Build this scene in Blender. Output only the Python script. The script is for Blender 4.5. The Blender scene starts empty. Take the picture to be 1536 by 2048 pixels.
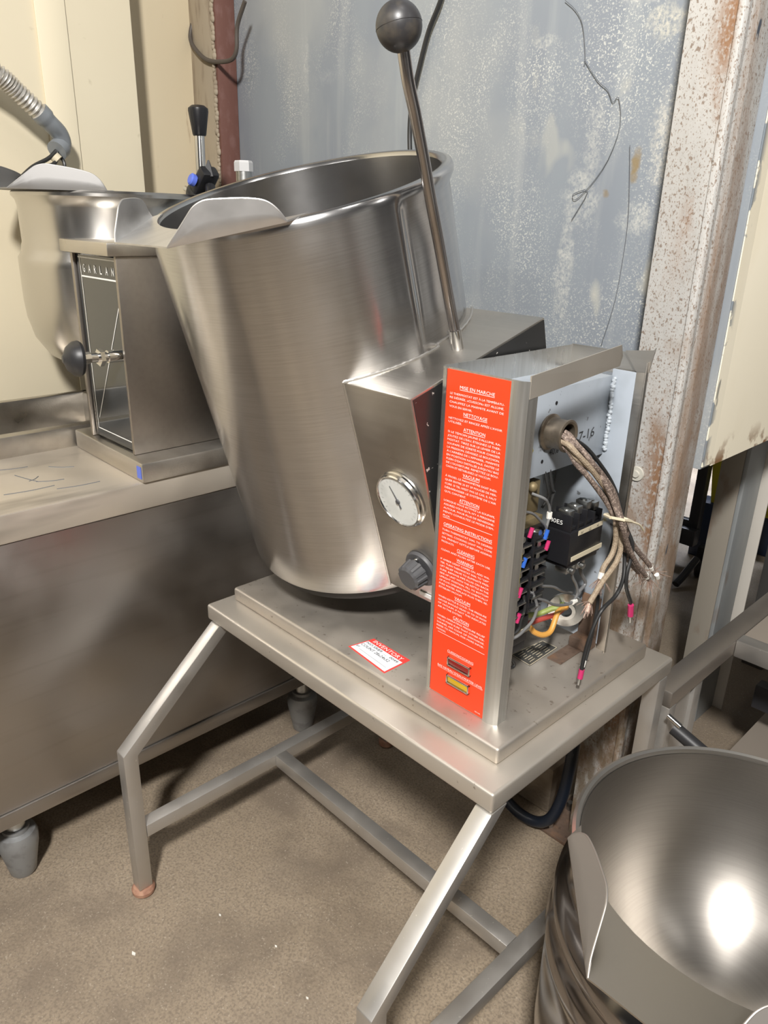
import bpy, bmesh, math, random
from mathutils import Vector, Matrix
random.seed(7)
C = bpy.context.scene.collection
S = bpy.context.scene
# ------------------------------------------------------------------ camera
F = Vector((-0.66508769, 0.65195965, -0.36415242)).normalized()
YAW, ROLL = 0.7954, 0.0269
Rv = Vector((math.cos(YAW), math.sin(YAW), 0)); Uv = Rv.cross(F)
R2 = math.cos(ROLL) * Rv + math.sin(ROLL) * Uv
U2 = -math.sin(ROLL) * Rv + math.cos(ROLL) * Uv
cd = bpy.data.cameras.new('camera'); cam = bpy.data.objects.new('camera', cd); C.objects.link(cam)
M = Matrix((R2, U2, -F)).transposed().to_4x4(); M.translation = Vector((1.1724, -0.6701, 1.2904))
cam.matrix_world = M
cd.sensor_fit = 'HORIZONTAL'; cd.sensor_width = 36.0; cd.lens = 36.0 * 1509.77 / 1536.0
cd.clip_start = 0.02; cd.clip_end = 60
S.camera = cam
S.view_settings.view_transform = 'Standard'; S.view_settings.look = 'None'
S.view_settings.gamma = 1.0; S.view_settings.use_curve_mapping = False
S.view_settings.exposure = 0.15
# ------------------------------------------------------------------ world
W = bpy.data.worlds.new('world'); S.world = W; W.use_nodes = True
wn = W.node_tree.nodes; wl = W.node_tree.links
bg = wn['Background']; bg.inputs['Strength'].default_value = 0.16
wtc = wn.new('ShaderNodeTexCoord'); wno = wn.new('ShaderNodeTexNoise'); wno.inputs['Scale'].default_value = 5.2
wno.inputs['Detail'].default_value = 1.0
wmp = wn.new('ShaderNodeMapping'); wmp.inputs['Scale'].default_value = (1, 1, 0.45)
wr = wn.new('ShaderNodeValToRGB')
wr.color_ramp.elements[0].position = 0.56; wr.color_ramp.elements[0].color = (0.20, 0.20, 0.205, 1)
wr.color_ramp.elements[1].position = 0.66; wr.color_ramp.elements[1].color = (3.4, 3.25, 3.0, 1)  # bright noise patches added so the steel has streaks to reflect
wl.new(wtc.outputs['Generated'], wmp.inputs[0]); wl.new(wmp.outputs[0], wno.inputs['Vector'])
wl.new(wno.outputs['Fac'], wr.inputs[0]); wl.new(wr.outputs[0], bg.inputs['Color'])
# ------------------------------------------------------------------ lamps of the room (ceiling fixtures) and added daylight over the far floor
def area(name, loc, aim, sx, sy, e, col=(1, .97, .93)):
    l = bpy.data.lights.new(name, 'AREA'); l.shape = 'RECTANGLE'; l.size = sx; l.size_y = sy; l.energy = e; l.color = col
    o = bpy.data.objects.new(name, l); C.objects.link(o); o.location = loc
    o.rotation_euler = (Vector(aim) - Vector(loc)).to_track_quat('-Z', 'Y').to_euler(); return o
area('ceiling_light_key', (1.85, -1.65, 3.0), (.3, .2, .6), .24, .36, 155)
area('ceiling_light_left', (.3, -2.8, 3.3), (0, 0, .9), 1.3, .12, 12)
area('ceiling_light_right', (3.6, .8, 3.3), (.8, .2, .6), .12, 1.4, 8)
area('ceiling_light_far', (1.2, -.2, 3.6), (.9, .1, .3), .2, .2, 5)
area('far_floor_daylight', (-.5, 3.5, 2.0), (-.5, 3.3, 0), .8, .8, 26, (.80, .86, 1)).data.spread = 1.25  # added area light above the far floor patch, standing in for daylight

# ------------------------------------------------------------------ materials
def nd(t, kind, **kw):
    n = t.nodes.new(kind)
    for k, v in kw.items(): setattr(n, k, v)
    return n
def mat(name, col, rough=.5, metal=0., layers=(), bump=None, aniso=0., arot=.25, rvar=None, emis=None, coord='Object', spec=None, coat=0.):
    """layers: (scale3, detail, lo, hi, colour[, amount]) colour appears where noise rises from lo to hi"""
    m = bpy.data.materials.new(name); m.use_nodes = True; t = m.node_tree; b = t.nodes['Principled BSDF']
    b.inputs['Roughness'].default_value = rough; b.inputs['Metallic'].default_value = metal
    b.inputs['Base Color'].default_value = (*col, 1)
    if spec is not None: b.inputs['Specular IOR Level'].default_value = spec
    b.inputs['Coat Weight'].default_value = coat
    tc = nd(t, 'ShaderNodeTexCoord'); out = tc.outputs[coord]
    def noise(sc, det, seed=0):
        mp = nd(t, 'ShaderNodeMapping'); mp.inputs['Scale'].default_value = sc; mp.inputs['Location'].default_value = (seed * 3.7, seed * 1.3, seed * 5.1)
        t.links.new(out, mp.inputs[0]); n = nd(t, 'ShaderNodeTexNoise'); n.inputs['Scale'].default_value = 1; n.inputs['Detail'].default_value = det
        t.links.new(mp.outputs[0], n.inputs['Vector']); return n.outputs['Fac']
    prev = None
    for i, L in enumerate(layers):
        sc, det, lo, hi, c = L[:5]; amt = L[5] if len(L) > 5 else 1.
        f = noise(sc, det, i + 1)
        mr = nd(t, 'ShaderNodeMapRange'); mr.inputs['From Min'].default_value = lo; mr.inputs['From Max'].default_value = hi; mr.inputs['To Max'].default_value = amt
        t.links.new(f, mr.inputs['Value'])
        mx = nd(t, 'ShaderNodeMix', data_type='RGBA'); mx.inputs['B'].default_value = (*c, 1)
        t.links.new(mr.outputs[0], mx.inputs['Factor'])
        if prev is None: mx.inputs['A'].default_value = (*col, 1)
        else: t.links.new(prev, mx.inputs['A'])
        prev = mx.outputs['Result']
    if prev is not None: t.links.new(prev, b.inputs['Base Color'])
    if bump:
        sc, det, st, dist = bump
        bp = nd(t, 'ShaderNodeBump'); bp.inputs['Strength'].default_value = st; bp.inputs['Distance'].default_value = dist
        t.links.new(noise(sc, det, 9), bp.inputs['Height']); t.links.new(bp.outputs[0], b.inputs['Normal'])
    if rvar:
        sc, det, lo, hi = rvar
        mr = nd(t, 'ShaderNodeMapRange'); mr.inputs['From Min'].default_value = .35; mr.inputs['From Max'].default_value = .65
        mr.inputs['To Min'].default_value = lo; mr.inputs['To Max'].default_value = hi
        t.links.new(noise(sc, det, 11), mr.inputs['Value']); t.links.new(mr.outputs[0], b.inputs['Roughness'])
    if aniso:
        b.inputs['Anisotropic'].default_value = aniso; b.inputs['Anisotropic Rotation'].default_value = arot
        tg = nd(t, 'ShaderNodeTangent', direction_type='RADIAL', axis='Z'); t.links.new(tg.outputs[0], b.inputs['Tangent'])
    if emis: b.inputs['Emission Color'].default_value = (*emis[0], 1); b.inputs['Emission Strength'].default_value = emis[1]
    m['t'] = 1
    return m
STC = (.60, .575, .535)
st_body = mat('brushed_steel_round', (.57, .563, .56), .27, 1, [((14, 14, 700), 1, .4, .7, (.47, .462, .455), .5), ((9, 9, 5), 3, .66, .8, (.62, .54, .42), .35)],
              aniso=.7, rvar=((6, 6, 10), 3, .21, .27))
st_bowl = mat('spun_steel', (.33, .31, .285), .36, 1, [((14, 14, 600), 1, .4, .7, (.28, .26, .24), .4)], aniso=.35, rvar=((5, 5, 9), 3, .34, .39))
st_flat = mat('brushed_steel_flat', (.56, .53, .485), .34, 1, [((2, 60, 60), 3, .4, .8, (.47, .44, .40), .6), ((7, 7, 7), 4, .62, .8, (.43, .38, .32), .4)],
              bump=((3, 260, 260), 2, .08, .002), rvar=((8, 8, 8), 4, .26, .46))
st_top = mat('dusty_stand_top', (.60, .555, .49), .42, .72, [((6, 6, 6), 4, .5, .8, (.50, .445, .375), .6), ((80, 80, 80), 3, .72, .76, (.20, .16, .12), .6)], rvar=((9, 9, 9), 4, .34, .5))
st_dirty = mat('dusty_steel', (.52, .475, .42), .42, .8, [((5, 5, 5), 4, .45, .75, (.40, .345, .28), .7), ((90, 90, 90), 3, .66, .72, (.22, .17, .13), .6)], rvar=((9, 9, 9), 4, .36, .6))
st_tube = mat('stand_tube_steel', (.56, .54, .51), .42, .85, [((12, 12, 12), 4, .55, .8, (.42, .39, .35), .5), ((120, 120, 120), 2, .72, .76, (.8, .78, .72), .7)], rvar=((14, 14, 14), 3, .36, .5))
st_dark = mat('grimy_cabinet_steel', (.49, .465, .44), .38, 1, [((1.6, 2, 1.4), 3, .45, .7, (.36, .345, .33), .8), ((60, 3, 60), 2, .55, .8, (.40, .37, .34), .5)], bump=((4, 4, 4), 2, .12, .02), rvar=((5, 5, 5), 4, .3, .48))
lipm = mat('bright_lip_steel', (.66, .645, .63), .38, .9, [((60, 8, 60), 2, .45, .7, (.56, .545, .53), .5)], rvar=((9, 9, 9), 3, .32, .44))
st_bright = mat('bright_bowl_steel', (.57, .55, .52), .26, 1, aniso=.6)
st_jacket = mat('polished_jacket', (.34, .32, .31), .16, 1)
st_wing = mat('grey_lip_steel', (.27, .265, .26), .5, .6)
st_side = mat('brown_grey_steel', (.36, .33, .30), .38, 1, [((3, 80, 80), 2, .4, .7, (.32, .29, .265), .5)])
st_alu = mat('extruded_aluminium', (.60, .60, .58), .34, .9, [((200, 200, 3), 2, .4, .7, (.50, .50, .48), .6)], rvar=((90, 90, 4), 2, .26, .42))
chrome = mat('chrome', (.75, .74, .72), .14, 1)
zinc = mat('zinc_plate', (.60, .61, .60), .35, 1, [((90, 90, 90), 3, .5, .75, (.42, .42, .40), .7)])
weld = mat('weld_bead', (.60, .58, .55), .4, 1)
black = mat('black_rubber', (.022, .022, .024), .42, 0, [((25, 25, 25), 3, .55, .8, (.06, .055, .048), .7)])
ballm = mat('worn_black_phenolic', (.035, .034, .036), .38, 0, [((30, 30, 30), 4, .55, .75, (.10, .085, .065), .8)])
blackp = mat('black_plastic', (.012, .012, .014), .35)
darkbase = mat('burnt_black_underside', (.02, .018, .016), .6)
greyp = mat('grey_plastic', (.075, .075, .08), .5)
white = mat('dial_white', (.72, .74, .72), .25, layers=[((20, 20, 20), 3, .5, .75, (.50, .52, .50), .6)], coat=.6)
glassy = mat('dark_smoked_panel', (.018, .022, .026), .08, 0, coat=.5)
ink = mat('white_print', (.82, .82, .8), .5)
redlab = mat('orange_red_label', (.90, .055, .012), .38, layers=[((60, 60, 60), 3, .66, .74, (.62, .05, .02), .5)])
lampred = mat('red_lens', (.22, .012, .01), .2, coat=.5); lampyel = mat('amber_lens', (.55, .34, .01), .2, coat=.5)
paper = mat('sticker_white', (.80, .82, .86), .5); stred = mat('sticker_red', (.80, .06, .05), .5); pen = mat('pen_black', (.02, .02, .02), .6)
cream = mat('cream_painted_panel', (.73, .655, .49), .45, layers=[((2, 2, 2), 3, .4, .7, (.69, .61, .45), .7), ((25, 25, 25), 3, .70, .76, (.5, .43, .30), .5)], bump=((1.6, 1.6, 1.2), 2, .25, .02))
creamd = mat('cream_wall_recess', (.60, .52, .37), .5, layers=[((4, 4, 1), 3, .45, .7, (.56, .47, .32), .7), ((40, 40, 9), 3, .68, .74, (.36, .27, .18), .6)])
bluegrey = mat('blue_grey_paint', (.36, .40, .45), .42, layers=[((14, 14, 14), 3, .52, .72, (.27, .30, .33), .7), ((60, 60, 60), 3, .70, .74, (.08, .08, .08), .8), ((22, 22, 22), 2, .73, .78, (.50, .42, .12), .8)])
copper = mat('tinned_copper_strands', (.72, .55, .47), .35, .8)
rust = mat('rusty_iron', (.12, .08, .058), .75, layers=[((30, 30, 30), 4, .5, .7, (.19, .105, .06)), ((90, 90, 90), 3, .6, .7, (.08, .05, .035), .8)], bump=((70, 70, 70), 4, .5, .004))
rubberfoot = mat('rusty_foot_cap', (.30, .15, .10), .7, layers=[((60, 60, 60), 3, .4, .6, (.42, .24, .16))])
concrete = mat('concrete_lump', (.30, .25, .19), .85, layers=[((14, 14, 14), 5, .4, .7, (.20, .155, .11))], bump=((40, 40, 40), 5, .6, .01))
beige_shelf = mat('beige_shelf', (.42, .365, .31), .45, .5)
pink = mat('pink_crimp', (.50, .03, .13), .4); blue = mat('blue_crimp', (.03, .12, .50), .35); bluecap = mat('blue_cap', (.10, .16, .62), .4)
yellow = mat('yellow_paint', (.55, .46, .02), .5); orange = mat('orange_cable', (.66, .33, .07), .4); redc = mat('red_cable', (.42, .07, .055), .4); green = mat('green_cable', (.27, .33, .09), .45)
brassy = mat('dusty_copper_frame', (.22, .17, .09), .55, .4)
braid = mat('braided_wire_brown', (.155, .115, .095), .7, layers=[((300, 300, 300), 2, .5, .6, (.36, .28, .23), .8)], bump=((500, 500, 500), 1, .6, .002))
braidl = mat('braided_wire_beige', (.34, .27, .19), .7, layers=[((200, 200, 200), 2, .45, .65, (.26, .19, .13), .8)], bump=((500, 500, 500), 1, .6, .002))
wireblk = mat('black_wire', (.02, .02, .02), .4); wiregry = mat('grey_wire', (.16, .16, .16), .35)
tagm = mat('wire_marker', (.78, .76, .70), .5); bone = mat('ivory_tape', (.62, .55, .40), .6)
silv = mat('galvanised_conduit', (.62, .60, .56), .4, .7, [((60, 60, 60), 3, .5, .7, (.36, .33, .28), .6)]); elbow = mat('grey_fitting', (.26, .28, .30), .45, .3)
foot = mat('cast_bullet_foot', (.33, .34, .345), .5, .6, [((40, 40, 40), 3, .5, .7, (.22, .22, .22), .7)])
hosem = mat('dark_blue_hose', (.008, .013, .024), .42); galv = mat('galvanised_post', (.30, .32, .33), .55, .3, [((9, 9, 3), 4, .45, .7, (.40, .42, .42), .8), ((20, 20, 6), 4, .62, .75, (.22, .13, .07), .8)])
cartm = mat('dark_cart_paint', (.035, .035, .04), .4); plate = mat('rating_plate', (.085, .085, .08), .4, .3, [((60, 60, 60), 3, .5, .7, (.15, .13, .10), .7)]); cableb = mat('brown_cable', (.075, .062, .052), .5)
scratch = mat('dried_scrape', (.12, .13, .145), .6)

def position_mask(t, axis, lo, hi, up=True):
    g = nd(t, 'ShaderNodeNewGeometry'); s = nd(t, 'ShaderNodeSeparateXYZ'); t.links.new(g.outputs['Position'], s.inputs[0])
    mr = nd(t, 'ShaderNodeMapRange'); mr.inputs['From Min'].default_value = lo; mr.inputs['From Max'].default_value = hi
    if not up: mr.inputs['To Min'].default_value = 1; mr.inputs['To Max'].default_value = 0
    t.links.new(s.outputs[axis], mr.inputs['Value']); return mr.outputs[0]
def math_n(t, op, a, b):
    n = nd(t, 'ShaderNodeMath', operation=op)
    for i, v in enumerate((a, b)):
        if isinstance(v, (int, float)): n.inputs[i].default_value = v
        else: t.links.new(v, n.inputs[i])
    return n.outputs[0]
def add_layer(m, fac, col):
    t = m.node_tree; b = t.nodes['Principled BSDF']; mx = nd(t, 'ShaderNodeMix', data_type='RGBA'); mx.inputs['B'].default_value = (*col, 1)
    if b.inputs['Base Color'].links: t.links.new(b.inputs['Base Color'].links[0].from_socket, mx.inputs['A'])
    else: mx.inputs['A'].default_value = b.inputs['Base Color'].default_value
    t.links.new(fac, mx.inputs['Factor']); t.links.new(mx.outputs['Result'], b.inputs['Base Color'])
def world_noise(t, sc, det, lo, hi, seed=0.):
    g = nd(t, 'ShaderNodeNewGeometry'); mp = nd(t, 'ShaderNodeMapping'); mp.inputs['Scale'].default_value = sc; mp.inputs['Location'].default_value = (seed, seed * 2, seed * 3)
    t.links.new(g.outputs['Position'], mp.inputs[0]); n = nd(t, 'ShaderNodeTexNoise'); n.inputs['Scale'].default_value = 1; n.inputs['Detail'].default_value = det
    t.links.new(mp.outputs[0], n.inputs['Vector']); mr = nd(t, 'ShaderNodeMapRange'); mr.inputs['From Min'].default_value = lo; mr.inputs['From Max'].default_value = hi
    t.links.new(n.outputs['Fac'], mr.inputs['Value']); return mr.outputs[0]
# floor
floorm = mat('stained_concrete_floor', (.300, .240, .172), .62, layers=[((2.8, 2.8, 2.8), 7, .47, .57, (.165, .130, .098), .75), ((4.2, 4.2, 4.2), 8, .50, .62, (.36, .29, .21), .65),
    ((210, 210, 210), 5, .44, .64, (.17, .135, .10), .7), ((1.1, 1.1, 1.1), 3, .5, .62, (.21, .17, .13), .6), ((260, 260, 260), 2, .64, .70, (.46, .40, .32), .5)], bump=((160, 160, 160), 4, .25, .003), rvar=((6, 6, 6), 4, .45, .8), coord='Object')
# grey wall: dried splashes of pale paint and two brown spots (x, z, half width, half height, colour, amount)
PALE = (.56, .56, .52)
STAINS = ((.425, 1.385, .011, .034, (.27, .20, .10), .9), (.372, 1.340, .008, .009, (.25, .19, .11), .8), (.300, 1.205, .022, .125, PALE, .7), (.322, 1.335, .045, .060, PALE, .65), (.335, 1.43, .020, .09, PALE, .5),
          (.452, 1.60, .055, .030, (.58, .56, .48), .85), (.400, 1.645, .050, .022, PALE, .6), (.468, 1.43, .026, .085, (.58, .56, .50), .8), (.440, 1.30, .045, .030, PALE, .7), (.21, 1.60, .035, .012, PALE, .5), (-.50, 1.62, .012, .08, PALE, .5), (-.42, 1.60, .05, .02, (.33, .35, .37), .6))
greywall = mat('scuffed_grey_sheet_metal', (.265, .295, .325), .5, layers=[((6, 6, 1.5), 4, .42, .66, (.235, .26, .295), .9), ((3.0, 3, 2.2), 5, .50, .66, (.36, .375, .375), .75)], bump=((3, 3, 2), 2, .2, .02), rvar=((6, 6, 4), 3, .38, .6))
t = greywall.node_tree
sp = math_n(t, 'MULTIPLY', world_noise(t, (360, 360, 330), 3, .54, .66), world_noise(t, (7, 7, 4.0), 5, .45, .64, 4.)); add_layer(greywall, math_n(t, 'MULTIPLY', sp, .8), (.64, .64, .59))
st_ = world_noise(t, (26, 26, 1.6), 5, .56, .68, 8.); add_layer(greywall, math_n(t, 'MULTIPLY', st_, .18), (.50, .51, .49))
pt = world_noise(t, (9, 9, 4.5), 3, .60, .66, 2.); pt = math_n(t, 'MULTIPLY', pt, position_mask(t, 'X', .1, .45)); add_layer(greywall, math_n(t, 'MULTIPLY', pt, .7), (.58, .56, .47))
def ellipse_mask(t, x0, z0, a, b, seed):
    g = nd(t, 'ShaderNodeNewGeometry'); sp_ = nd(t, 'ShaderNodeSeparateXYZ'); t.links.new(g.outputs['Position'], sp_.inputs[0])
    dx = math_n(t, 'DIVIDE', math_n(t, 'SUBTRACT', sp_.outputs['X'], x0), a); dz = math_n(t, 'DIVIDE', math_n(t, 'SUBTRACT', sp_.outputs['Z'], z0), b)
    r2 = math_n(t, 'ADD', math_n(t, 'MULTIPLY', dx, dx), math_n(t, 'MULTIPLY', dz, dz)); r2 = math_n(t, 'ADD', r2, math_n(t, 'MULTIPLY', world_noise(t, (60, 60, 60), 5, .3, .7, seed), 1.1))
    mr = nd(t, 'ShaderNodeMapRange'); mr.inputs['From Min'].default_value = 1.5; mr.inputs['From Max'].default_value = .45; t.links.new(r2, mr.inputs['Value']); return mr.outputs[0]
t = greywall.node_tree
for i, (x0, z0, a, b, c, am) in enumerate(STAINS): add_layer(greywall, math_n(t, 'MULTIPLY', math_n(t, 'MULTIPLY', ellipse_mask(t, x0, z0, a, b, i * 1.7), world_noise(t, (240, 240, 200), 4, .34, .62, i + .5) if c[2] > .3 else 1.0), am), c)
# rusty white post
postm = mat('peeling_white_post', (.52, .51, .49), .6, layers=[((12, 12, 4), 4, .45, .7, (.43, .42, .40), .8), ((230, 230, 150), 3, .59, .64, (.21, .15, .11), .8), ((400, 400, 260), 2, .60, .64, (.24, .17, .12), .7)], bump=((90, 90, 60), 3, .3, .003))
t = postm.node_tree
xm = math_n(t, 'MULTIPLY', position_mask(t, 'X', .565, .605), position_mask(t, 'Y', .63, .60, True))
band = math_n(t, 'MULTIPLY', position_mask(t, 'X', .560, .594), position_mask(t, 'X', .612, .604))
rm = math_n(t, 'MULTIPLY', band, world_noise(t, (14, 14, 4), 6, .44, .58, 1.)); rm = math_n(t, 'MULTIPLY', rm, world_noise(t, (170, 170, 110), 2, .30, .52, 3.)); add_layer(postm, math_n(t, 'MULTIPLY', rm, .9), (.27, .135, .06))
side = math_n(t, 'MULTIPLY', position_mask(t, 'Y', .586, .592), world_noise(t, (30, 30, 5), 6, .36, .60, 11.)); add_layer(postm, math_n(t, 'MULTIPLY', side, .7), (.26, .165, .105))
lowm = math_n(t, 'MULTIPLY', position_mask(t, 'Z', 1.35, .75), world_noise(t, (26, 26, 11), 6, .47, .60, 5.)); add_layer(postm, math_n(t, 'MULTIPLY', lowm, .75), (.26, .165, .10))
low2 = math_n(t, 'MULTIPLY', position_mask(t, 'Z', .8, .5), world_noise(t, (60, 60, 20), 4, .35, .60, 7.)); add_layer(postm, math_n(t, 'MULTIPLY', low2, .8), (.16, .11, .06))
blk = world_noise(t, (30, 30, 9), 3, .72, .735, 9.); add_layer(postm, blk, (.07, .08, .10))
# tan/red column
tanm = mat('tan_column_paint', (.33, .275, .20), .65, layers=[((60, 60, 12), 4, .5, .68, (.22, .17, .12), .8), ((10, 10, 3), 3, .5, .7, (.40, .33, .235), .7)])
redm = mat('red_oxide_primer', (.145, .065, .05), .6, layers=[((50, 50, 30), 4, .5, .7, (.19, .10, .085), .8)])
# cream peeling side
creamp = mat('peeling_cream_paint', (.90, .84, .68), .55, layers=[((30, 30, 8), 3, .70, .73, (.30, .29, .25), .9), ((3, 3, 1.5), 4, .55, .75, (.78, .70, .52), .8)])
t = creamp.node_tree
ed = math_n(t, 'MULTIPLY', position_mask(t, 'Y', .682, .662), world_noise(t, (1, 30, 22), 4, .50, .53, 3.)); add_layer(creamp, ed, (.20, .23, .26))
bt = math_n(t, 'MULTIPLY', position_mask(t, 'Z', .93, .88), world_noise(t, (1, 22, 22), 4, .52, .60, 6.)); add_layer(creamp, bt, (.24, .13, .06))

# ------------------------------------------------------------------ geometry helpers
def bm_new(): return bmesh.new()
def box(bm, x0, x1, y0, y1, z0, z1, bev=0., seg=2, M=None):
    r = bmesh.ops.create_cube(bm, size=1); vs = r['verts']
    for v in vs: v.co = Vector(((x0 + x1) / 2 + v.co.x * (x1 - x0), (y0 + y1) / 2 + v.co.y * (y1 - y0), (z0 + z1) / 2 + v.co.z * (z1 - z0)))
    if bev:
        es = list({e for v in vs for e in v.link_edges})
        r = bmesh.ops.bevel(bm, geom=es, offset=bev, segments=seg, affect='EDGES', profile=.5); vs = list({v for f in r['faces'] for v in f.verts} | {v for v in vs if v.is_valid})
    if M is not None:
        for v in vs: v.co = M @ v.co
    return vs
def prism(bm, poly, axis, a, b, bev=0., M=None):
    """poly in the two other axes (cyclic order x,y,z without axis), extruded from a to b along axis"""
    def P(p, k):
        return Vector({'x': (k, p[0], p[1]), 'y': (p[0], k, p[1]), 'z': (p[0], p[1], k)}[axis])
    A = [bm.verts.new(P(p, a)) for p in poly]; B = [bm.verts.new(P(p, b)) for p in poly]; n = len(poly)
    fs = [bm.faces.new(A), bm.faces.new(B[::-1])] + [bm.faces.new((A[i], B[i], B[(i + 1) % n], A[(i + 1) % n])) for i in range(n)]
    vs = A + B
    bmesh.ops.recalc_face_normals(bm, faces=fs)
    if bev:
        es = list({e for f in fs for e in f.edges}); r = bmesh.ops.bevel(bm, geom=es, offset=bev, segments=2, affect='EDGES', profile=.5)
        vs = list({v for f in r['faces'] for v in f.verts} | {v for v in vs if v.is_valid})
    if M is not None:
        for v in vs: v.co = M @ v.co
    return vs
def lathe(bm, prof, seg=64, c=(0, 0, 0), M=None, rf=None, close=False):
    """prof: (r, z) list, revolved round z"""
    rings = []
    for r, z in prof:
        ring = []
        if r < 1e-6: ring = [bm.verts.new((c[0], c[1], c[2] + z))]
        else:
            for i in range(seg):
                a = 2 * math.pi * i / seg; rr = rf(r, z, a) if rf else r
                ring.append(bm.verts.new((c[0] + rr * math.cos(a), c[1] + rr * math.sin(a), c[2] + z)))
        rings.append(ring)
    fs = []
    pairs = list(zip(rings, rings[1:])) + ([(rings[-1], rings[0])] if close else [])
    for p, q in pairs:
        if len(p) == 1 and len(q) == 1: continue
        for i in range(seg):
            j = (i + 1) % seg
            if len(p) == 1: fs.append(bm.faces.new((p[0], q[i], q[j])))
            elif len(q) == 1: fs.append(bm.faces.new((p[i], q[0], p[j])))
            else: fs.append(bm.faces.new((p[i], q[i], q[j], p[j])))
    vs = [v for r in rings for v in r]
    bmesh.ops.recalc_face_normals(bm, faces=fs)
    if M is not None:
        for v in vs: v.co = M @ v.co
    return vs
def smooth_path(P, n=6):
    P = [Vector(p) for p in P]
    if len(P) < 3: return P
    out = []; Q = [2 * P[0] - P[1]] + P + [2 * P[-1] - P[-2]]
    for i in range(1, len(Q) - 2):
        for k in range(n):
            t = k / n; a, b, c, d = Q[i - 1:i + 3]
            out.append(.5 * ((2 * b) + (c - a) * t + (2 * a - 5 * b + 4 * c - d) * t * t + (3 * b - a - 3 * c + d) * t ** 3))
    out.append(P[-1]); return out
def tube(bm, P, r, seg=10, sm=6, cap=True, ripple=None):
    P = smooth_path(P, sm) if sm else [Vector(p) for p in P]
    n = len(P); rings = []; up = None; L = 0
    for i, p in enumerate(P):
        d = (P[min(i + 1, n - 1)] - P[max(i - 1, 0)]).normalized()
        if up is None: up = d.orthogonal().normalized()
        up = (up - d * up.dot(d)).normalized(); s = d.cross(up)
        rr = r(i / (n - 1)) if callable(r) else r
        rings.append([bm.verts.new(p + (up * math.cos(a) + s * math.sin(a)) * rr) for a in [2 * math.pi * k / seg for k in range(seg)]])
    fs = [bm.faces.new((p[i], p[(i + 1) % seg], q[(i + 1) % seg], q[i])) for p, q in zip(rings, rings[1:]) for i in range(seg)]
    if cap: fs += [bm.faces.new(rings[0][::-1]), bm.faces.new(rings[-1])]
    bmesh.ops.recalc_face_normals(bm, faces=fs)
    return [v for r_ in rings for v in r_]
def cyl(bm, p0, p1, r, seg=20): return tube(bm, [p0, p1], r, seg, 0)
def ball(bm, c, r, u=32, v=20, sz=1.):
    q = bmesh.ops.create_uvsphere(bm, u_segments=u, v_segments=v, radius=r)
    for w in q['verts']: w.co = Vector((w.co.x, w.co.y, w.co.z * sz)) + Vector(c)
def frame(o, z, x=None):
    z = Vector(z).normalized(); x = Vector(x) if x else z.orthogonal(); x = (x - z * x.dot(z)).normalized(); y = z.cross(x)
    m = Matrix((x, y, z)).transposed().to_4x4(); m.translation = Vector(o); return m
def text(bm, s, o, xd, yd, h, w=None, align='L', ex=.0002):
    """flat letters: cap height h, optional total width w; o = baseline start (or centre)"""
    cu = bpy.data.curves.new('t', 'FONT'); cu.body = s; cu.size = 1; cu.resolution_u = 2; cu.fill_mode = 'BOTH'; cu.extrude = 0
    ob = bpy.data.objects.new('t', cu); C.objects.link(ob); bpy.context.view_layer.update()
    me = bpy.data.meshes.new_from_object(ob.evaluated_get(bpy.context.evaluated_depsgraph_get()))
    xs = [v.co.x for v in me.vertices]
    x0, x1 = min(xs), max(xs); sy = h / .73; sx = (w / (x1 - x0)) if w else sy * .9
    off = {'L': -x0, 'C': -(x0 + x1) / 2, 'R': -x1}[align]
    xd = Vector(xd).normalized(); yd = Vector(yd).normalized(); n = xd.cross(yd); o = Vector(o)
    vm = [bm.verts.new(o + xd * ((v.co.x + off) * sx) + yd * (v.co.y * sy) + n * ex) for v in me.vertices]
    for p in me.polygons:
        try: bm.faces.new([vm[i] for i in p.vertices])
        except ValueError: pass
    bpy.data.objects.remove(ob); bpy.data.curves.remove(cu); bpy.data.meshes.remove(me)
WM = {}
def tag(o, label=None, cat=None, group=None, kind=None):
    for k, v in (('label', label), ('category', cat), ('group', group), ('kind', kind)):
        if v: o[k] = v
    return o
def thing(name, loc, label, cat, group=None):
    o = bpy.data.objects.new(name, None); o.empty_display_size = .05; C.objects.link(o); o.location = loc
    WM[o] = Matrix.Translation(loc); return tag(o, label, cat, group)
def obj(name, bm, m, parent=None, Mw=None, smooth=True, ang=35, label=None):
    """the bmesh is in world space unless Mw (its world matrix) is given"""
    if Mw is None:
        cs = [v.co for v in bm.verts]
        if parent is None:
            lo = [min(c[i] for c in cs) for i in range(3)]; hi = [max(c[i] for c in cs) for i in range(3)]
            o0 = Vector(((lo[0] + hi[0]) / 2, (lo[1] + hi[1]) / 2, lo[2]))
        else: o0 = Vector((0, 0, 0))
        for v in bm.verts: v.co -= o0
        Mw = Matrix.Translation(o0)
    me = bpy.data.meshes.new(name); bm.to_mesh(me); bm.free()
    if smooth:
        for p in me.polygons: p.use_smooth = True
        try: me.set_sharp_from_angle(angle=math.radians(ang))
        except Exception: pass
    for mm in (m if isinstance(m, (list, tuple)) else [m]): me.materials.append(mm)
    o = bpy.data.objects.new(name, me); C.objects.link(o); WM[o] = Mw
    if parent is not None: o.parent = parent; o.matrix_basis = WM[parent].inverted() @ Mw
    else: o.matrix_basis = Mw
    if label: o['label'] = label
    return o
def struct(name, bm, m): return tag(obj(name, bm, m), kind='structure')
def one(fn, *a, **k):
    bm = bm_new(); fn(bm, *a, **k); return bm

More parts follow.
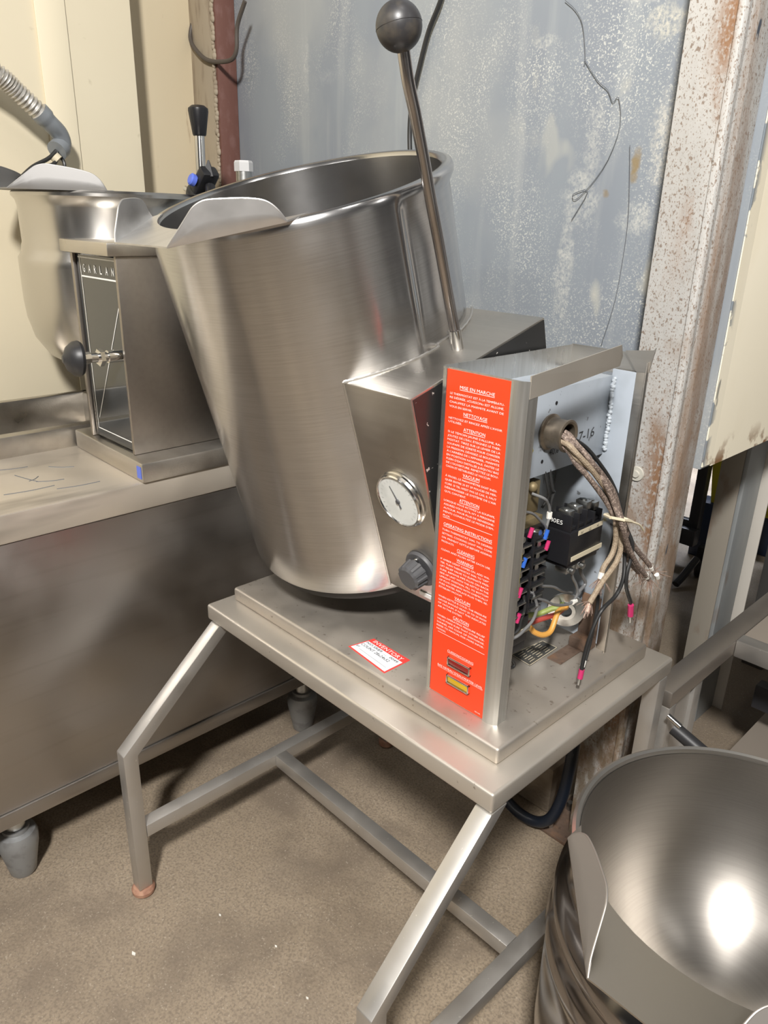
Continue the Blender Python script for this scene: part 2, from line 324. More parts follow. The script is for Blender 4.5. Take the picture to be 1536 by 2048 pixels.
# ================================================================== SETTING
bm = bm_new(); box(bm, -3, 5, -4, 6.5, -.05, 0); struct('floor', bm, floorm)
bm = bm_new(); box(bm, -.86, -.80, -3, .362, .0, 3.0, .003); struct('wall_left', bm, cream)
bm = bm_new(); box(bm, -.8, -.794, .128, .198, .0, 3.0, .002); struct('trim_1', bm, cream)
bm = bm_new(); box(bm, -.97, -.93, .362, .70, .0, 3.0); box(bm, -.97, -.85, .30, .361, 0, 3); struct('wall_left_recess', bm, creamd)
bm = bm_new(); box(bm, -.93, .6349, .66, .70, .875, 3.0, .002); struct('wall_back', bm, greywall)
bm = bm_new(); box(bm, .60, .637, .7002, 3.6, .875, 3.0, .001); box(bm, .6352, .6372, .662, .7002, .88, 3.0); struct('wall_right', bm, creamp)
bm = bm_new(); box(bm, -2.9, 4.9, 6.3, 6.4, 0, 3.2); struct('wall_far', bm, mat('far_wall_grey', (.20, .21, .24), .8))
# tan and red column in the corner
g = thing('steel_column', (-.86, .63, 0), 'tan and red-oxide painted steel column between cream wall and grey sheet wall', 'column')
obj('column_face', one(box, -.935, -.812, .600, .608, 0, 3, .001), tanm, g); obj('column_side', one(box, -.811, -.800, .600, .659, 0, 3, .001), redm, g)
bm = bm_new()
for i in range(120): ball(bm, (-.813 + random.uniform(-.004, .003), .5985, .7 + i * .0105), random.uniform(.004, .007), 8, 6, 1.4)
obj('weld_seam', bm, tanm, g)
# white rusty post
g = thing('steel_post', (.57, .61, 0), 'peeling white steel post with rust streaks and speckles, behind the control console', 'post')
bm = bm_new(); prism(bm, [(.528, .570), (.604, .570), (.606, .564), (.616, .564), (.619, .572), (.617, .585), (.622, .600), (.622, .659), (.528, .659)], 'z', .008, 3.0, .0012)
obj('post_body', bm, postm, g)
bm = bm_new(); box(bm, .47, .655, .535, .685, .0, .010, .002); obj('base_plate', bm, rust, g)
for (x, y) in ((.492, .552), (.492, .63), (.64, .552)):
    b = obj('anchor_bolt', one(cyl, (x, y, .010), (x, y, .032), .007, 6), zinc, g)
b = bm_new(); lathe(b, [(0, .006), (.006, .006), (.007, .003), (.013, .003), (.014, 0), (0, 0)], 24, M=frame((.560, .5695, .868), (0, -1, 0))); obj('round_bolt', b, mat('painted_bolt', (.5, .48, .42), .6), g)
obj('concrete_footing', one(box, .15, .465, .585, .75, 0, .13, .012), concrete); bpy.data.objects['concrete_footing']
tag(bpy.data.objects['concrete_footing'], 'rough brown concrete footing on the floor below the grey wall', 'concrete block')
# far post
g = thing('steel_post', (.52, 1.25, 0), 'galvanised post with rusty brown face standing beyond the cream panel', 'post')
obj('post_face', one(box, .470, .524, 1.19, 1.20, 0, 2.2, .001), mat('tan_rusted_paint', (.27, .245, .205), .65, layers=[((14, 14, 6), 5, .55, .68, (.17, .10, .065), .85)]), g)
bm = bm_new(); box(bm, .5245, .535, 1.19, 1.30, 0, 2.2, .001); obj('post_side', bm, galv, g)
obj('post_flange', one(box, .530, .562, 1.301, 1.306, 0, 2.2, .001), mat('pale_flange', (.55, .52, .47), .6), g)
bm = bm_new(); box(bm, .43, .50, 1.10, 1.185, 0, .05, .006); tag(obj('rubble_lump', bm, rust), 'dark rusty lump on the floor at the foot of the galvanised post', 'debris')

# ---- things on the walls
bm = bm_new(); tube(bm, [(-.656, .594, 1.777), (-.693, .594, 1.729), (-.702, .594, 1.676), (-.734, .592, 1.657), (-.829, .592, 1.667), (-.889, .592, 1.697), (-.92, .594, 1.731), (-.925, .61, 1.78)], .0055, 10); 
tag(obj('looped_cable', bm, cableb), 'brown cable looped round the tan and red column', 'cable')
bm = bm_new(); tube(bm, [(-.03, .648, 1.75), (-.05, .648, 1.697), (-.079, .648, 1.649), (-.104, .648, 1.58), (-.12, .648, 1.525), (-.124, .648, 1.467), (-.119, .648, 1.40), (-.115, .648, 1.30)], .0050, 10)
tag(obj('hanging_cable', bm, wireblk), 'black cable hanging down the grey wall behind the lever ball', 'cable')
for P, lab in (([(0.246, 0.656, 1.658), (0.27, 0.656, 1.64), (0.288, 0.656, 1.615), (0.3, 0.656, 1.567), (0.3, 0.656, 1.552)], 'short curved grey wire on the upper grey wall'),
          ([(0.299, 0.656, 1.561), (0.331, 0.656, 1.525), (0.354, 0.656, 1.508), (0.367, 0.656, 1.488), (0.377, 0.656, 1.495), (0.387, 0.656, 1.451), (0.371, 0.656, 1.396), (0.341, 0.656, 1.354), (0.312, 0.656, 1.329), (0.306, 0.656, 1.339), (0.337, 0.656, 1.344), (0.308, 0.656, 1.293)], 'kinked grey wire with hooked end on the grey wall'),
          ([(0.411, 0.656, 1.418), (0.418, 0.656, 1.37), (0.426, 0.656, 1.304), (0.427, 0.656, 1.245), (0.422, 0.656, 1.156), (0.405, 0.656, 1.071)], 'long thin dark wire running down the grey wall nearest the white post')):
    bm = bm_new(); tube(bm, P, .00065, 6, 3); tag(obj('wall_wire', bm, scratch), lab, 'wire')
g = thing('metal_pipe', (-.654, .57, 0), 'galvanised pipe with hexagonal white cap in front of the grey wall', 'pipe')
obj('pipe', one(cyl, (-.654, .57, 0), (-.654, .57, 1.392), .0205, 28), zinc, g)
bm = bm_new(); lathe(bm, [(0, 1.418), (.022, 1.418), (.0245, 1.413), (.0245, 1.392), (.0, 1.392)], 6, (-.654, .57, 0)); obj('hex_cap', bm, mat('painted_cap', (.62, .62, .62), .4), g, ang=20)
# flexible conduit
g = thing('flexible_conduit', (-.72, .05, 1.47), 'ribbed metal conduit with grey elbow and black wires on the cream wall', 'conduit')
P = smooth_path([(-.72, -.16, 1.60), (-.715, -.06, 1.578), (-.71, -.0, 1.550), (-.715, .036, 1.523), (-.722, .085, 1.484)], 40)
bm = bm_new(); tube(bm, P, lambda s: .0185 + .0026 * math.sin(s * 2 * math.pi * 26), 16, 0); obj('ribbed_hose', bm, silv, g)
bm = bm_new(); tube(bm, [(-.722, .080, 1.489), (-.726, .105, 1.466), (-.735, .125, 1.45), (-.74, .132, 1.428), (-.728, .112, 1.412)], lambda s: .0225 if s < .15 or s > .80 else .0195, 16); obj('elbow', bm, elbow, g)
bm = bm_new(); tube(bm, [(-.73, .115, 1.415), (-.725, .09, 1.395), (-.72, .05, 1.375), (-.71, .01, 1.345)], .0045, 8); tube(bm, [(-.73, .115, 1.415), (-.72, .10, 1.385), (-.715, .06, 1.372), (-.70, .03, 1.35)], .0045, 8)
tube(bm, [(-.73, .115, 1.412), (-.725, .125, 1.385), (-.715, .112, 1.36), (-.70, .09, 1.34)], .004, 8); obj('wire', bm, wireblk, g)
obj('wire_tie', one(cyl, (-.728, .105, 1.400), (-.724, .112, 1.392), .012, 12), bone, g)
bm = bm_new(); lathe(bm, [(0, .004), (.005, .003), (.006, 0)], 16, M=frame((-.80, .141, 1.654), (1, 0, 0))); o = obj('panel_screw', bm, cream); tag(o, 'round painted screw head in the cream wall panel', 'screw')

# ================================================================== COUNTER
CX, CZ = -.135, .800
g = thing('steel_counter', (-.32, .0, 0), 'long grimy stainless cabinet counter on bullet feet under the rear kettle', 'counter')
bm = bm_new(); box(bm, -.46, CX, -1.6, .53, CZ - .055, CZ, .004); obj('worktop', bm, mat('worn_worktop_steel', (.60, .54, .46), .45, .6, [((3, 3, 3), 4, .45, .7, (.66, .60, .52), .7), ((8, 1.5, 8), 4, .62, .70, (.22, .19, .16), .55)], rvar=((7, 7, 7), 3, .35, .6)), g)
bm = bm_new(); box(bm, -.72, CX - .004, -1.58, .51, .20, CZ - .056, .002); obj('front_panel', bm, st_dark, g)
bm = bm_new(); box(bm, -.72, CX, -1.6, .53, .165, .199, .003); obj('lower_trim', bm, st_dark, g)
bm = bm_new(); box(bm, -.485, -.455, -1.6, .09, CZ - .02, .845, .003); box(bm, -.72, -.70, -1.6, .12, CZ - .06, .862, .003); box(bm, -.72, -.455, .091, .12, CZ - .02, .862, .006); box(bm, -.70, -.485, -1.6, .09, CZ - .056, CZ - .04); obj('drain_tray', bm, st_flat, g)
for (x, y) in ((-.19, -.36), (-.175, .365), (-.66, -.36), (-.66, .365)):
    bm = bm_new(); lathe(bm, [(0, 0), (.022, 0), (.026, .006), (.030, .03), (.0385, .075), (.040, .095), (.036, .108), (.026, .112), (.026, .12), (0, .12)], 32, (x, y, 0)); f_ = obj('bullet_foot', bm, foot, g)
    obj('foot_stem', one(cyl, (x, y, .121), (x, y, .166), .020, 20), zinc, f_)
for (x, y, L, a) in ((-.30, -.20, .07, .3), (-.26, -.17, .05, 1.2), (-.23, -.22, .09, 1.5), (-.33, -.12, .05, .9), (-.38, -.2, .06, 1.3), (-.2, -.14, .08, 1.45), (-.29, -.19, .03, 2.2)):
    dx, dy = math.cos(a) * L / 2, math.sin(a) * L / 2; bm = bm_new(); tube(bm, [(x - dx, y - dy, CZ + .0003), (x + .004, y, CZ + .0003), (x + dx, y + dy, CZ + .0003)], .0009, 4, 4); obj('scrape_mark', bm, scratch, g)

# ================================================================== POURING LIP (shared shape, in rim frame)
def lip_parts(T, ri, root, m, fl, fr, rl, rr, hgt=.045, lean=-.006, wm=None):
    """front-left, front-right, rear-left, rear-right corners of the lip floor in the rim plane; ri radius of the opening"""
    bm = bm_new(); th = .0022; n = 24
    aL = math.atan2(-math.sqrt(max(ri * ri - rl[0] ** 2, .0001)), rl[0]); aR = math.atan2(-math.sqrt(max(ri * ri - rr[0] ** 2, .0001)), rr[0])
    arc = [(ri * math.cos(aL + (aR - aL) * i / n), ri * math.sin(aL + (aR - aL) * i / n)) for i in range(n + 1)]
    def mixp(a, b, q): return (a[0] + (b[0] - a[0]) * q, a[1] + (b[1] - a[1]) * q)
    def outer(i):
        s = i / n
        if s < .34: return mixp(rl, fl, s / .333)
        if s > .66: return mixp(fr, rr, (s - .667) / .333)
        return mixp(fl, fr, (s - .333) / .333)
    V = []
    for i in range(n + 1):
        ox, oy = outer(i); ix, iy = arc[i]; V.append([bm.verts.new((ox, oy, .004)), bm.verts.new((ix, iy, .004)), bm.verts.new((ox, oy, .004 - th)), bm.verts.new((ix, iy, .004 - th))])
    fs = []
    for p, q in zip(V, V[1:]):
        fs += [bm.faces.new((p[0], q[0], q[1], p[1])), bm.faces.new((p[2], p[3], q[3], q[2])), bm.faces.new((p[0], p[2], q[2], q[0])), bm.faces.new((p[1], q[1], q[3], p[3]))]
    fs += [bm.faces.new((V[0][0], V[0][1], V[0][3], V[0][2])), bm.faces.new((V[-1][0], V[-1][2], V[-1][3], V[-1][1]))]
    bmesh.ops.recalc_face_normals(bm, faces=fs)
    lip = obj('pouring_lip', bm, m, root, T)
    for s, f_, r_ in ((-1, fl, rl), (1, fr, rr)):
        bm = bm_new(); A = Vector((f_[0], f_[1], .0018)); B = Vector((r_[0], r_[1], .0018)); d = (B - A); L = d.length; d.normalize(); out = Vector((d.y, -d.x, 0))
        if out.x * s < 0: out = -out
        prof = [(0, .02), (.08, .26), (.2, .62), (.27, .83), (.31, .92), (.36, .98), (.42, 1), (.55, .94), (.70, .85), (.82, .74), (.88, .64), (.93, .48), (.97, .26), (1, .02)]
        cols = []
        for (u, h) in prof:
            base = A + d * (u * L); H_ = h * hgt; col = []
            for k in range(5):
                hh = H_ * k / 4; bow = .0035 * (1 - (1 - min(hh / .008, 1)) ** 2); p = base + out * (bow + lean * hh / hgt) + Vector((0, 0, hh)); col.append((bm.verts.new(p), bm.verts.new(p - out * .0024)))
            cols.append(col)
        fs = []
        for p, q in zip(cols, cols[1:]):
            for k in range(4):
                fs.append(bm.faces.new((p[k][0], q[k][0], q[k + 1][0], p[k + 1][0]))); fs.append(bm.faces.new((p[k][1], p[k + 1][1], q[k + 1][1], q[k][1])))
            fs.append(bm.faces.new((p[4][0], q[4][0], q[4][1], p[4][1]))); fs.append(bm.faces.new((p[0][0], p[0][1], q[0][1], q[0][0])))
        for c in (cols[0], cols[-1]):
            for k in range(4): fs.append(bm.faces.new((c[k][0], c[k + 1][0], c[k + 1][1], c[k][1])))
        bmesh.ops.recalc_face_normals(bm, faces=fs); tube(bm, [c[4][0].co - out * .0012 for c in cols], .0013, 8, 3); obj('lip_wing', bm, wm or m, lip, T)
    return lip

# ================================================================== REAR KETTLE on the counter
K2 = Vector((-.575, .15, 1.322))
g = thing('steam_kettle', (-.32, .12, CZ), 'rear upright steam kettle with dark-fronted pedestal, sitting on the long counter', 'steam kettle', )
bm = bm_new(); prism(bm, [(-.448, -.038), (-.129, -.044), (-.129, .34), (-.448, .34)], 'z', CZ, .840, .004); obj('base_block', bm, st_flat, g)
bm = bm_new(); prism(bm, [(-.190, .841), (-.190, 1.205), (-.33, 1.205), (-.33, 1.19), (-.37, 1.19), (-.37, .841)], 'y', -.012, .25, .001)
ped = obj('pedestal', bm, st_dark, g)
bm = bm_new(); box(bm, -.196, -.187, -.028, .25, .841, 1.212, .001); box(bm, -.385, -.374, -.028, -.010, .841, 1.212, .001); obj('pedestal_side', bm, st_side, g)
bm = bm_new(); box(bm, -.388, -.180, -.046, .27, 1.212, 1.236, .003); obj('pedestal_cap', bm, st_flat, g)
bm = bm_new(); box(bm, -.368, -.197, -.022, -.0125, .845, 1.208); fp = obj('front_panel', bm, glassy, g)
bm = bm_new(); yv = -.0226
def stroke(bm, a, b, w=.0022, y=yv):
    a = Vector((a[0], y, a[1])); b = Vector((b[0], y, b[1])); d = (b - a).normalized(); n = Vector((-d.z, 0, d.x)) * w / 2
    bm.faces.new([bm.verts.new(p) for p in (a - n, b - n, b + n, a + n)])
stroke(bm, (-.362, 1.203), (-.20, 1.203)); stroke(bm, (-.352, 1.168), (-.20, 1.168), .003); stroke(bm, (-.354, .862), (-.354, 1.203), .002); stroke(bm, (-.354, .862), (-.20, .862), .002)
stroke(bm, (-.345, .885), (-.20, 1.13), .0022)
for i, ch in enumerate('GARLAND'): text(bm, ch, (-.343 + i * .0245, yv, 1.176), (1, 0, 0), (0, 0, 1), .016, .009)
obj('panel_print', bm, ink, fp)
bm = bm_new(); cyl(bm, (-.215, -.022, 1.032), (-.215, -.05, 1.032), .012, 20); cyl(bm, (-.215, -.05, 1.032), (-.213, -.09, 1.034), .0095, 16); cyl(bm, (-.214, -.060, 1.032), (-.214, -.068, 1.032), .0165, 6); cyl(bm, (-.213, -.085, 1.034), (-.212, -.105, 1.034), .011, 8)
ks = obj('tilt_shaft', bm, chrome, g, ang=25)
bm = bm_new(); lathe(bm, [(0, .034), (.006, .034), (.010, .031), (.022, .026), (.031, .015), (.033, .006), (.029, 0), (0, 0)], 36, M=frame((-.212, -.100, 1.034), (-.15, -1, .05))); obj('hand_knob', bm, black, ks, label='round black rubber knob')
obj('small_sticker', one(box, -.150, -.134, -.0450, -.0442, .808, .832), bluecap, g, label='torn blue and white sticker')
# trunnion + bowl
obj('trunnion', one(cyl, (-.37, .14, 1.13), (-.42, .14, 1.13), .045, 28), st_flat, g)
T2 = Matrix.Translation(K2)
prof = [(.182, -.006), (.185, .001), (.192, .003), (.197, -.002), (.197, -.008), (.190, -.016), (.187, -.03), (.187, -.102), (.190, -.110), (.190, -.120), (.199, -.133), (.1995, -.15), (.1995, -.225), (.197, -.26), (.186, -.305), (.160, -.345), (.115, -.372), (.06, -.385), (0, -.388)]
prof = prof + []
bm = bm_new(); lathe(bm, prof, 96); lathe(bm, [(.182, -.006), (.180, -.10), (.178, -.20), (.15, -.29), (.08, -.34), (0, -.352)], 96)
bowl2 = obj('bowl', bm, st_bright, g, T2)
lip_parts(T2, .184, g, st_wing, (-.066, -.240), (.080, -.240), (-.165, -.105), (.172, -.080), .046, -.004)
# lever and relief valve at the back
g2 = obj('tilt_lever', one(cyl, (-.545, .372, 1.20), (-.570, .392, 1.462), .0115, 16), chrome, g)
bm = bm_new(); lathe(bm, [(0, 0), (.0145, 0), (.016, .003), (.0235, .052), (.023, .058), (.015, .064), (0, .066)], 28, (-.570, .392, 1.458)); obj('lever_grip', bm, blackp, g2, label='black tapered plastic grip')
bm = bm_new(); VM = Matrix.Translation((-.492, .345, 1.347)) @ Matrix.Rotation(-.75, 4, 'Y')
box(bm, -.052, .048, -.022, .022, -.016, .014, .007, M=VM); lathe(bm, [(0, -.03), (.022, -.03), (.026, -.012), (.026, .012), (.020, .022), (0, .024)], 20, M=VM @ Matrix.Translation((-.03, 0, 0)))
lathe(bm, [(0, 0), (.017, 0), (.002, .034), (0, .034)], 4, (-.462, .345, 1.366)); tube(bm, [(-.46, .345, 1.345), (-.445, .33, 1.315), (-.46, .28, 1.25)], .012, 12)
rv = obj('relief_valve', bm, blackp, g)
bm = bm_new(); lathe(bm, [(0, 0), (.0135, 0), (.0135, .010), (.010, .013), (0, .013)], 20, M=frame((-.487, .322, 1.356), (-.1, -.9, .35))); obj('valve_button', bm, bluecap, rv, label='blue valve button')
obj('valve_pin', one(cyl, (-.60, .362, 1.343), (-.545, .362, 1.322), .006, 12), chrome, rv)

# ================================================================== STAND of the main kettle
WT, D, H, TT = .711, .5102, .5768, .0329
g = thing('kettle_stand', (.355, .25, 0), 'open stainless stand with splayed front legs under the tilted kettle', 'stand')
bm = bm_new(); box(bm, 0, WT, 0, D, H - TT, H, .005, 3); obj('stand_top', bm, st_top, g)
xl, yl, hb, s_, h1, ym, xr = .0125, -.2164, .349, .0285, .1705, .1217, .6825
for x0 in (xl, xr):
    bm = bm_new(); prism(bm, [(.000, H - TT), (yl, hb), (yl, .020), (yl + s_, .020), (yl + s_, hb - .010), (.036, H - TT)], 'x', x0, x0 + s_, .0018); lg = obj('leg', bm, st_tube, g)
    bm = bm_new(); lathe(bm, [(0, 0), (.014, 0), (.022, .004), (.023, .012), (.019, .019), (0, .0199)], 24, (x0 + s_ / 2, yl + s_ / 2, 0)); obj('foot_cap', bm, rubberfoot, lg)
    bm = bm_new(); box(bm, x0, x0 + s_, D - .040, D - .0115, .020, H - TT, .0018); lg = obj('leg', bm, st_tube, g)
    bm = bm_new(); lathe(bm, [(0, 0), (.014, 0), (.020, .004), (.020, .019), (0, .0199)], 24, (x0 + s_ / 2, D - .026, 0)); obj('foot_cap', bm, rubberfoot, lg)
    bm = bm_new(); box(bm, x0, x0 + s_, yl + s_ + .0005, D - .0405, h1 - s_, h1, .0015); obj('side_rail', bm, st_tube, g)
bm = bm_new(); box(bm, xl + s_ + .0005, xr - .0005, ym, ym + s_, h1 - s_, h1, .0015); obj('cross_rail', bm, st_tube, g)

# ================================================================== MAIN TILTED KETTLE
g = thing('tilting_kettle', (.349, .261, H), 'large brushed-steel kettle tilted forward beside its opened control console', 'steam kettle')
PZ = .6042
bm = bm_new(); box(bm, .0205, .6773, .0499, .4719, H, PZ, .005, 3); obj('base_platform', bm, st_dirty, g)
TH = .2923; K = Vector((.1735, .1089, 1.3269))
TK = Matrix.Translation(K) @ Matrix.Rotation(TH, 4, 'X')
RK, HK = .2369, .6153
def rf(r, z, a):
    if r < .23 or z > -.010: return r
    d = math.degrees(a); d = d - 360 if d > 180 else d
    def sm(x): x = max(0, min(1, x)); return x * x * (3 - 2 * x)
    k = sm((d + 6) / 3.5) * (1 - sm((d - 60) / 30))
    return r - .0085 * k * sm((-z - .010) / .012)
out = [(RK - .018, -.003), (RK - .015, .002), (RK - .008, .0035), (RK - .002, .001), (RK, -.005), (RK, -.012), (RK, -.026)] + [(RK, -.03 - .057 * i) for i in range(1, 10)] + [(RK, -HK + .012), (RK - .003, -HK + .003), (RK - .012, -HK), (0, -HK)]
bm = bm_new(); lathe(bm, out, 180, rf=rf)
lathe(bm, [(RK - .018, -.003), (RK - .019, -.05), (RK - .019, -.15), (RK - .019, -.30), (RK - .022, -.40), (RK - .05, -.48), (.12, -.52), (0, -.53)], 128)
body = obj('kettle_body', bm, st_body, g, TK, ang=50)
lip_parts(TK, .2205, g, lipm, (-.064, -.287), (.081, -.287), (-.160, -.172), (.178, -.166), .045, -.006)
bm = bm_new(); lathe(bm, [(RK - .012, -HK - .001), (RK - .014, -HK - .018), (RK - .035, -HK - .030), (.12, -HK - .040), (0, -HK - .042)], 96); obj('burner_pan', bm, darkbase, g, TK)
bx = lambda bm, *a, **k: box(bm, *a, **k)
bm = bm_new(); prism(bm, [(.16, -.144), (.3215, -.144), (.3215, .158), (.16, .158)], 'z', -.600, -.2273, .0035); tb = obj('trunnion_box', bm, st_flat, g, TK)
obj('side_panel', one(box, .3217, .3225, -.140, .154, -.597, -.2305), mat('black_speckled_panel', (.02, .02, .02), .35, layers=[((120, 120, 120), 2, .70, .73, (.4, .38, .35))]), tb, TK, label='black speckled side')
bm = bm_new()
ws = []
for i in range(61):
    y = -.144 + .302 * i / 60; x = math.sqrt(max(RK ** 2 - y ** 2, 0)); x = rf(x, -.1, math.atan2(y, x)) if i > 30 else x
    ws.append((x + .001, y, -.2265 + random.uniform(-.0006, .0006)))
tube(bm, ws, lambda s: .0021 + .0003 * math.sin(s * 300), 8, 2)
tube(bm, [(.1885, -.1445, -.2265 - .0375 * i) for i in range(11)], .0016, 6, 1); obj('weld_seam', bm, weld, tb, TK)
# gauge
bm = bm_new(); GM = TK @ frame((.266, -.1445, -.401), (0, -1, 0), (1, 0, 0))
lathe(bm, [(.0400, .0095), (.0412, .0115), (.0428, .012), (.0445, .010), (.0445, .0045), (.0465, .003), (.0465, 0), (.040, 0)], 48, close=True); ga = obj('vacuum_gauge', bm, chrome, g, GM)
bm = bm_new(); lathe(bm, [(0, .0095), (.0403, .0095), (.0403, .001), (0, .001)], 48); obj('dial_face', bm, white, ga, GM)
bm = bm_new()
for i in range(21):
    a = math.radians(-135 + 13.5 * i) + math.pi / 2; c, s = math.cos(a), math.sin(a); n = Vector((-s, c, 0)) * .0003
    bm.faces.new([bm.verts.new(v) for v in (Vector((c * .032, s * .032, .0098)) - n, Vector((c * .036, s * .036, .0098)) - n, Vector((c * .036, s * .036, .0098)) + n, Vector((c * .032, s * .032, .0098)) + n)])
obj('dial_marks', bm, mat('faded_print', (.40, .41, .42), .5), ga, GM)
bm = bm_new(); tube(bm, [(-.012, .024, .0102), (0, 0, .0102), (.004, -.011, .0102)], lambda s: .0005 + .0008 * s, 6, 4); lathe(bm, [(0, .0125), (.0035, .0118), (.004, .0098)], 16); obj('needle', bm, greyp, ga, GM)
# thermostat knob
bm = bm_new(); NM = TK @ frame((.278, -.1445, -.528), (0, -1, 0), (1, 0, 0)); lathe(bm, [(0, .006), (.029, .006), (.031, .003), (.031, 0), (0, 0)], 40); cyl(bm, (0, 0, .006), (0, 0, .012), .011, 16); kn = obj('thermostat_dial', bm, greyp, g, NM)
bm = bm_new(); lathe(bm, [(0, .034), (.017, .034), (.020, .031), (.0225, .012), (.0, .012)], 72, rf=lambda r, z, a: r + (.0016 if (r > .015 and z < .033 and math.cos(a * 12) > .1) else 0)); obj('thermostat_knob', bm, greyp, kn, NM, ang=25)
obj('indicator_dot', one(ball, (.266 - .278 + .012, .021, .0075), .0035, 12, 8), chrome, kn, NM)
obj('light_strip', one(box, .262, .3195, -.1462, -.1446, -.588, -.580), ink, tb, TK)
# lever
LP = [(.4435, .190, 1.104), (.4435, .186, 1.118), (.4435, .161, 1.186), (.4435, .138, 1.25), (.4435, .115, 1.312), (.4435, .100, 1.355), (.4435, .088, 1.387), (.4435, .079, 1.411), (.4435, .070, 1.432), (.4435, .0635, 1.449), (.4435, .055, 1.478)]
bm = bm_new(); tube(bm, LP, .0078, 20, 5); lv = obj('tilt_lever', bm, mat('tarnished_lever', (.46, .43, .42), .22, 1, [((20, 20, 6), 3, .5, .7, (.30, .275, .27), .7)]), g)
obj('lever_socket', one(cyl, (.4435, .188, 1.110), (.4435, .1775, 1.141), .0092, 20), chrome, lv)
bm = bm_new(); ball(bm, (0, 0, 0), .0272, 40, 28); lathe(bm, [(.0270, -.0005), (.0276, 0), (.0270, .0005)], 48); obj('lever_ball', bm, ballm, lv, Matrix.Translation((.4435, .0475, 1.497)) @ Matrix.Rotation(-.20, 4, 'Y') @ Matrix.Rotation(.12, 4, 'X'), label='worn black ball handle')

# ---- control console
CZ1 = 1.108; y0 = .0875
con = thing('x', (0, 0, 0), None, None); bpy.data.objects.remove(con)
bm = bm_new()
prism(bm, [(.502, .4), (.502, .092), (.505, .088), (.5125, .0865), (.5125, .0880), (.6185, .0880), (.6185, .0865), (.624, .0855), (.632, .0862), (.637, .088), (.642, .0925), (.642, .112), (.6405, .112), (.6405, .094), (.634, .0895), (.504, .0895), (.5035, .4)], 'z', PZ, CZ1)
hs = obj('console_housing', bm, st_alu, g, ang=20)
bm = bm_new(); box(bm, .500, .5018, .15, .3995, .62, CZ1 - .001); obj('inner_side_panel', bm, st_alu, hs)
bm = bm_new()
box(bm, .502, .627, .3985, .400, 1.075, CZ1 + .001); box(bm, .6225, .6415, .3915, .393, PZ, 1.085, .0005); box(bm, .640, .6415, .385, .3915, PZ, 1.10, .0004)
prism(bm, [(.600, 1.112), (.645, 1.118), (.648, 1.122), (.6425, 1.085), (.6225, 1.083)], 'y', .391, .3925)
obj('rear_frame', bm, st_flat, hs)
bm = bm_new()
v = [(.6425, .094, 1.086), (.6425, .094, 1.115), (.640, .306, 1.133), (.640, .312, 1.117), (.641, .306, 1.104)]
a = [bm.verts.new(q) for q in v]; b = [bm.verts.new((q[0] - .0018, q[1], q[2])) for q in v]; bm.faces.new(a); bm.faces.new(b[::-1])
for i in range(5): bm.faces.new((a[i], b[i], b[(i + 1) % 5], a[(i + 1) % 5]))
bmesh.ops.recalc_face_normals(bm, faces=bm.faces); obj('bent_top_strip', bm, st_top, hs, label='bent loose top rail')
# blue-grey inner plates
bm = bm_new(); box(bm, .583, .6225, .392, .3945, .612, 1.082, .0006); box(bm, .5035, .583, .3925, .394, .612, 1.02); obj('rear_plate', bm, bluegrey, hs)
bm = bm_new(); box(bm, .5825, .5850, .120, .3915, .946, 1.072, .0008); box(bm, .5035, .5824, .120, .3915, 1.069, 1.0715); bp = obj('trunnion_plate', bm, bluegrey, g)
bm = bm_new()
for i in range(46): z = .955 + i * .0025; ball(bm, (.5885 + random.uniform(-.001, .001), .3905, z), random.uniform(.0026, .0042), 8, 6)
obj('weld_bead', bm, mat('painted_weld', (.42, .46, .50), .45, bump=((120, 120, 120), 2, .4, .003)), bp)
bm = bm_new()
for (y, z) in ((.243, 1.050), (.222, .967)): bm = bm_new(); cyl(bm, (.5852, y, z), (.5856, y, z), .0028, 14); obj('screw_hole', bm, blackp, bp)
for (y, z, a, b) in ((.183, 1.046, .006, .009), (.186, .986, .011, .006)):
    bm = bm_new(); ball(bm, (0, 0, 0), 1, 14, 8)
    for v in bm.verts: v.co = Vector((.5852 + v.co.x * .0008, y + v.co.y * a + v.co.z * a * .5, z + v.co.z * b * (1 + .3 * math.sin(v.co.y * 7))))
    obj('glue_smear', bm, mat('yellow_glue', (.42, .36, .10), .5), bp)
bm = bm_new(); text(bm, '17-16', (.5853, .305, .9795), (0, 1, .05), (0, 0, 1), .016, .052); obj('pen_writing', bm, pen, bp); bm = bm_new(); text(bm, '40%', (.5853, .238, .972), (0, 1, .05), (0, 0, 1), .012, .024); obj('pen_writing', bm, pen, bp)
bm = bm_new(); BMx = frame((.585, .232, 1.010), (1, 0, 0)); lathe(bm, [(.0175, 0), (.0255, 0), (.0265, .002), (.0265, .004), (.0228, .006), (.0215, .009), (.0215, .027), (.0235, .030), (.0235, .033), (.0205, .034), (.0175, .032), (.0165, .0)], 36, close=True, M=BMx)
bu = obj('conduit_bushing', bm, mat('old_brass_bushing', (.26, .215, .165), .42, .8, [((70, 70, 70), 3, .5, .7, (.16, .13, .10), .7)]), g)
bm = bm_new(); lathe(bm, [(0, .003), (.0172, .003)], 24, M=BMx); obj('bushing_bore', bm, blackp, bu)
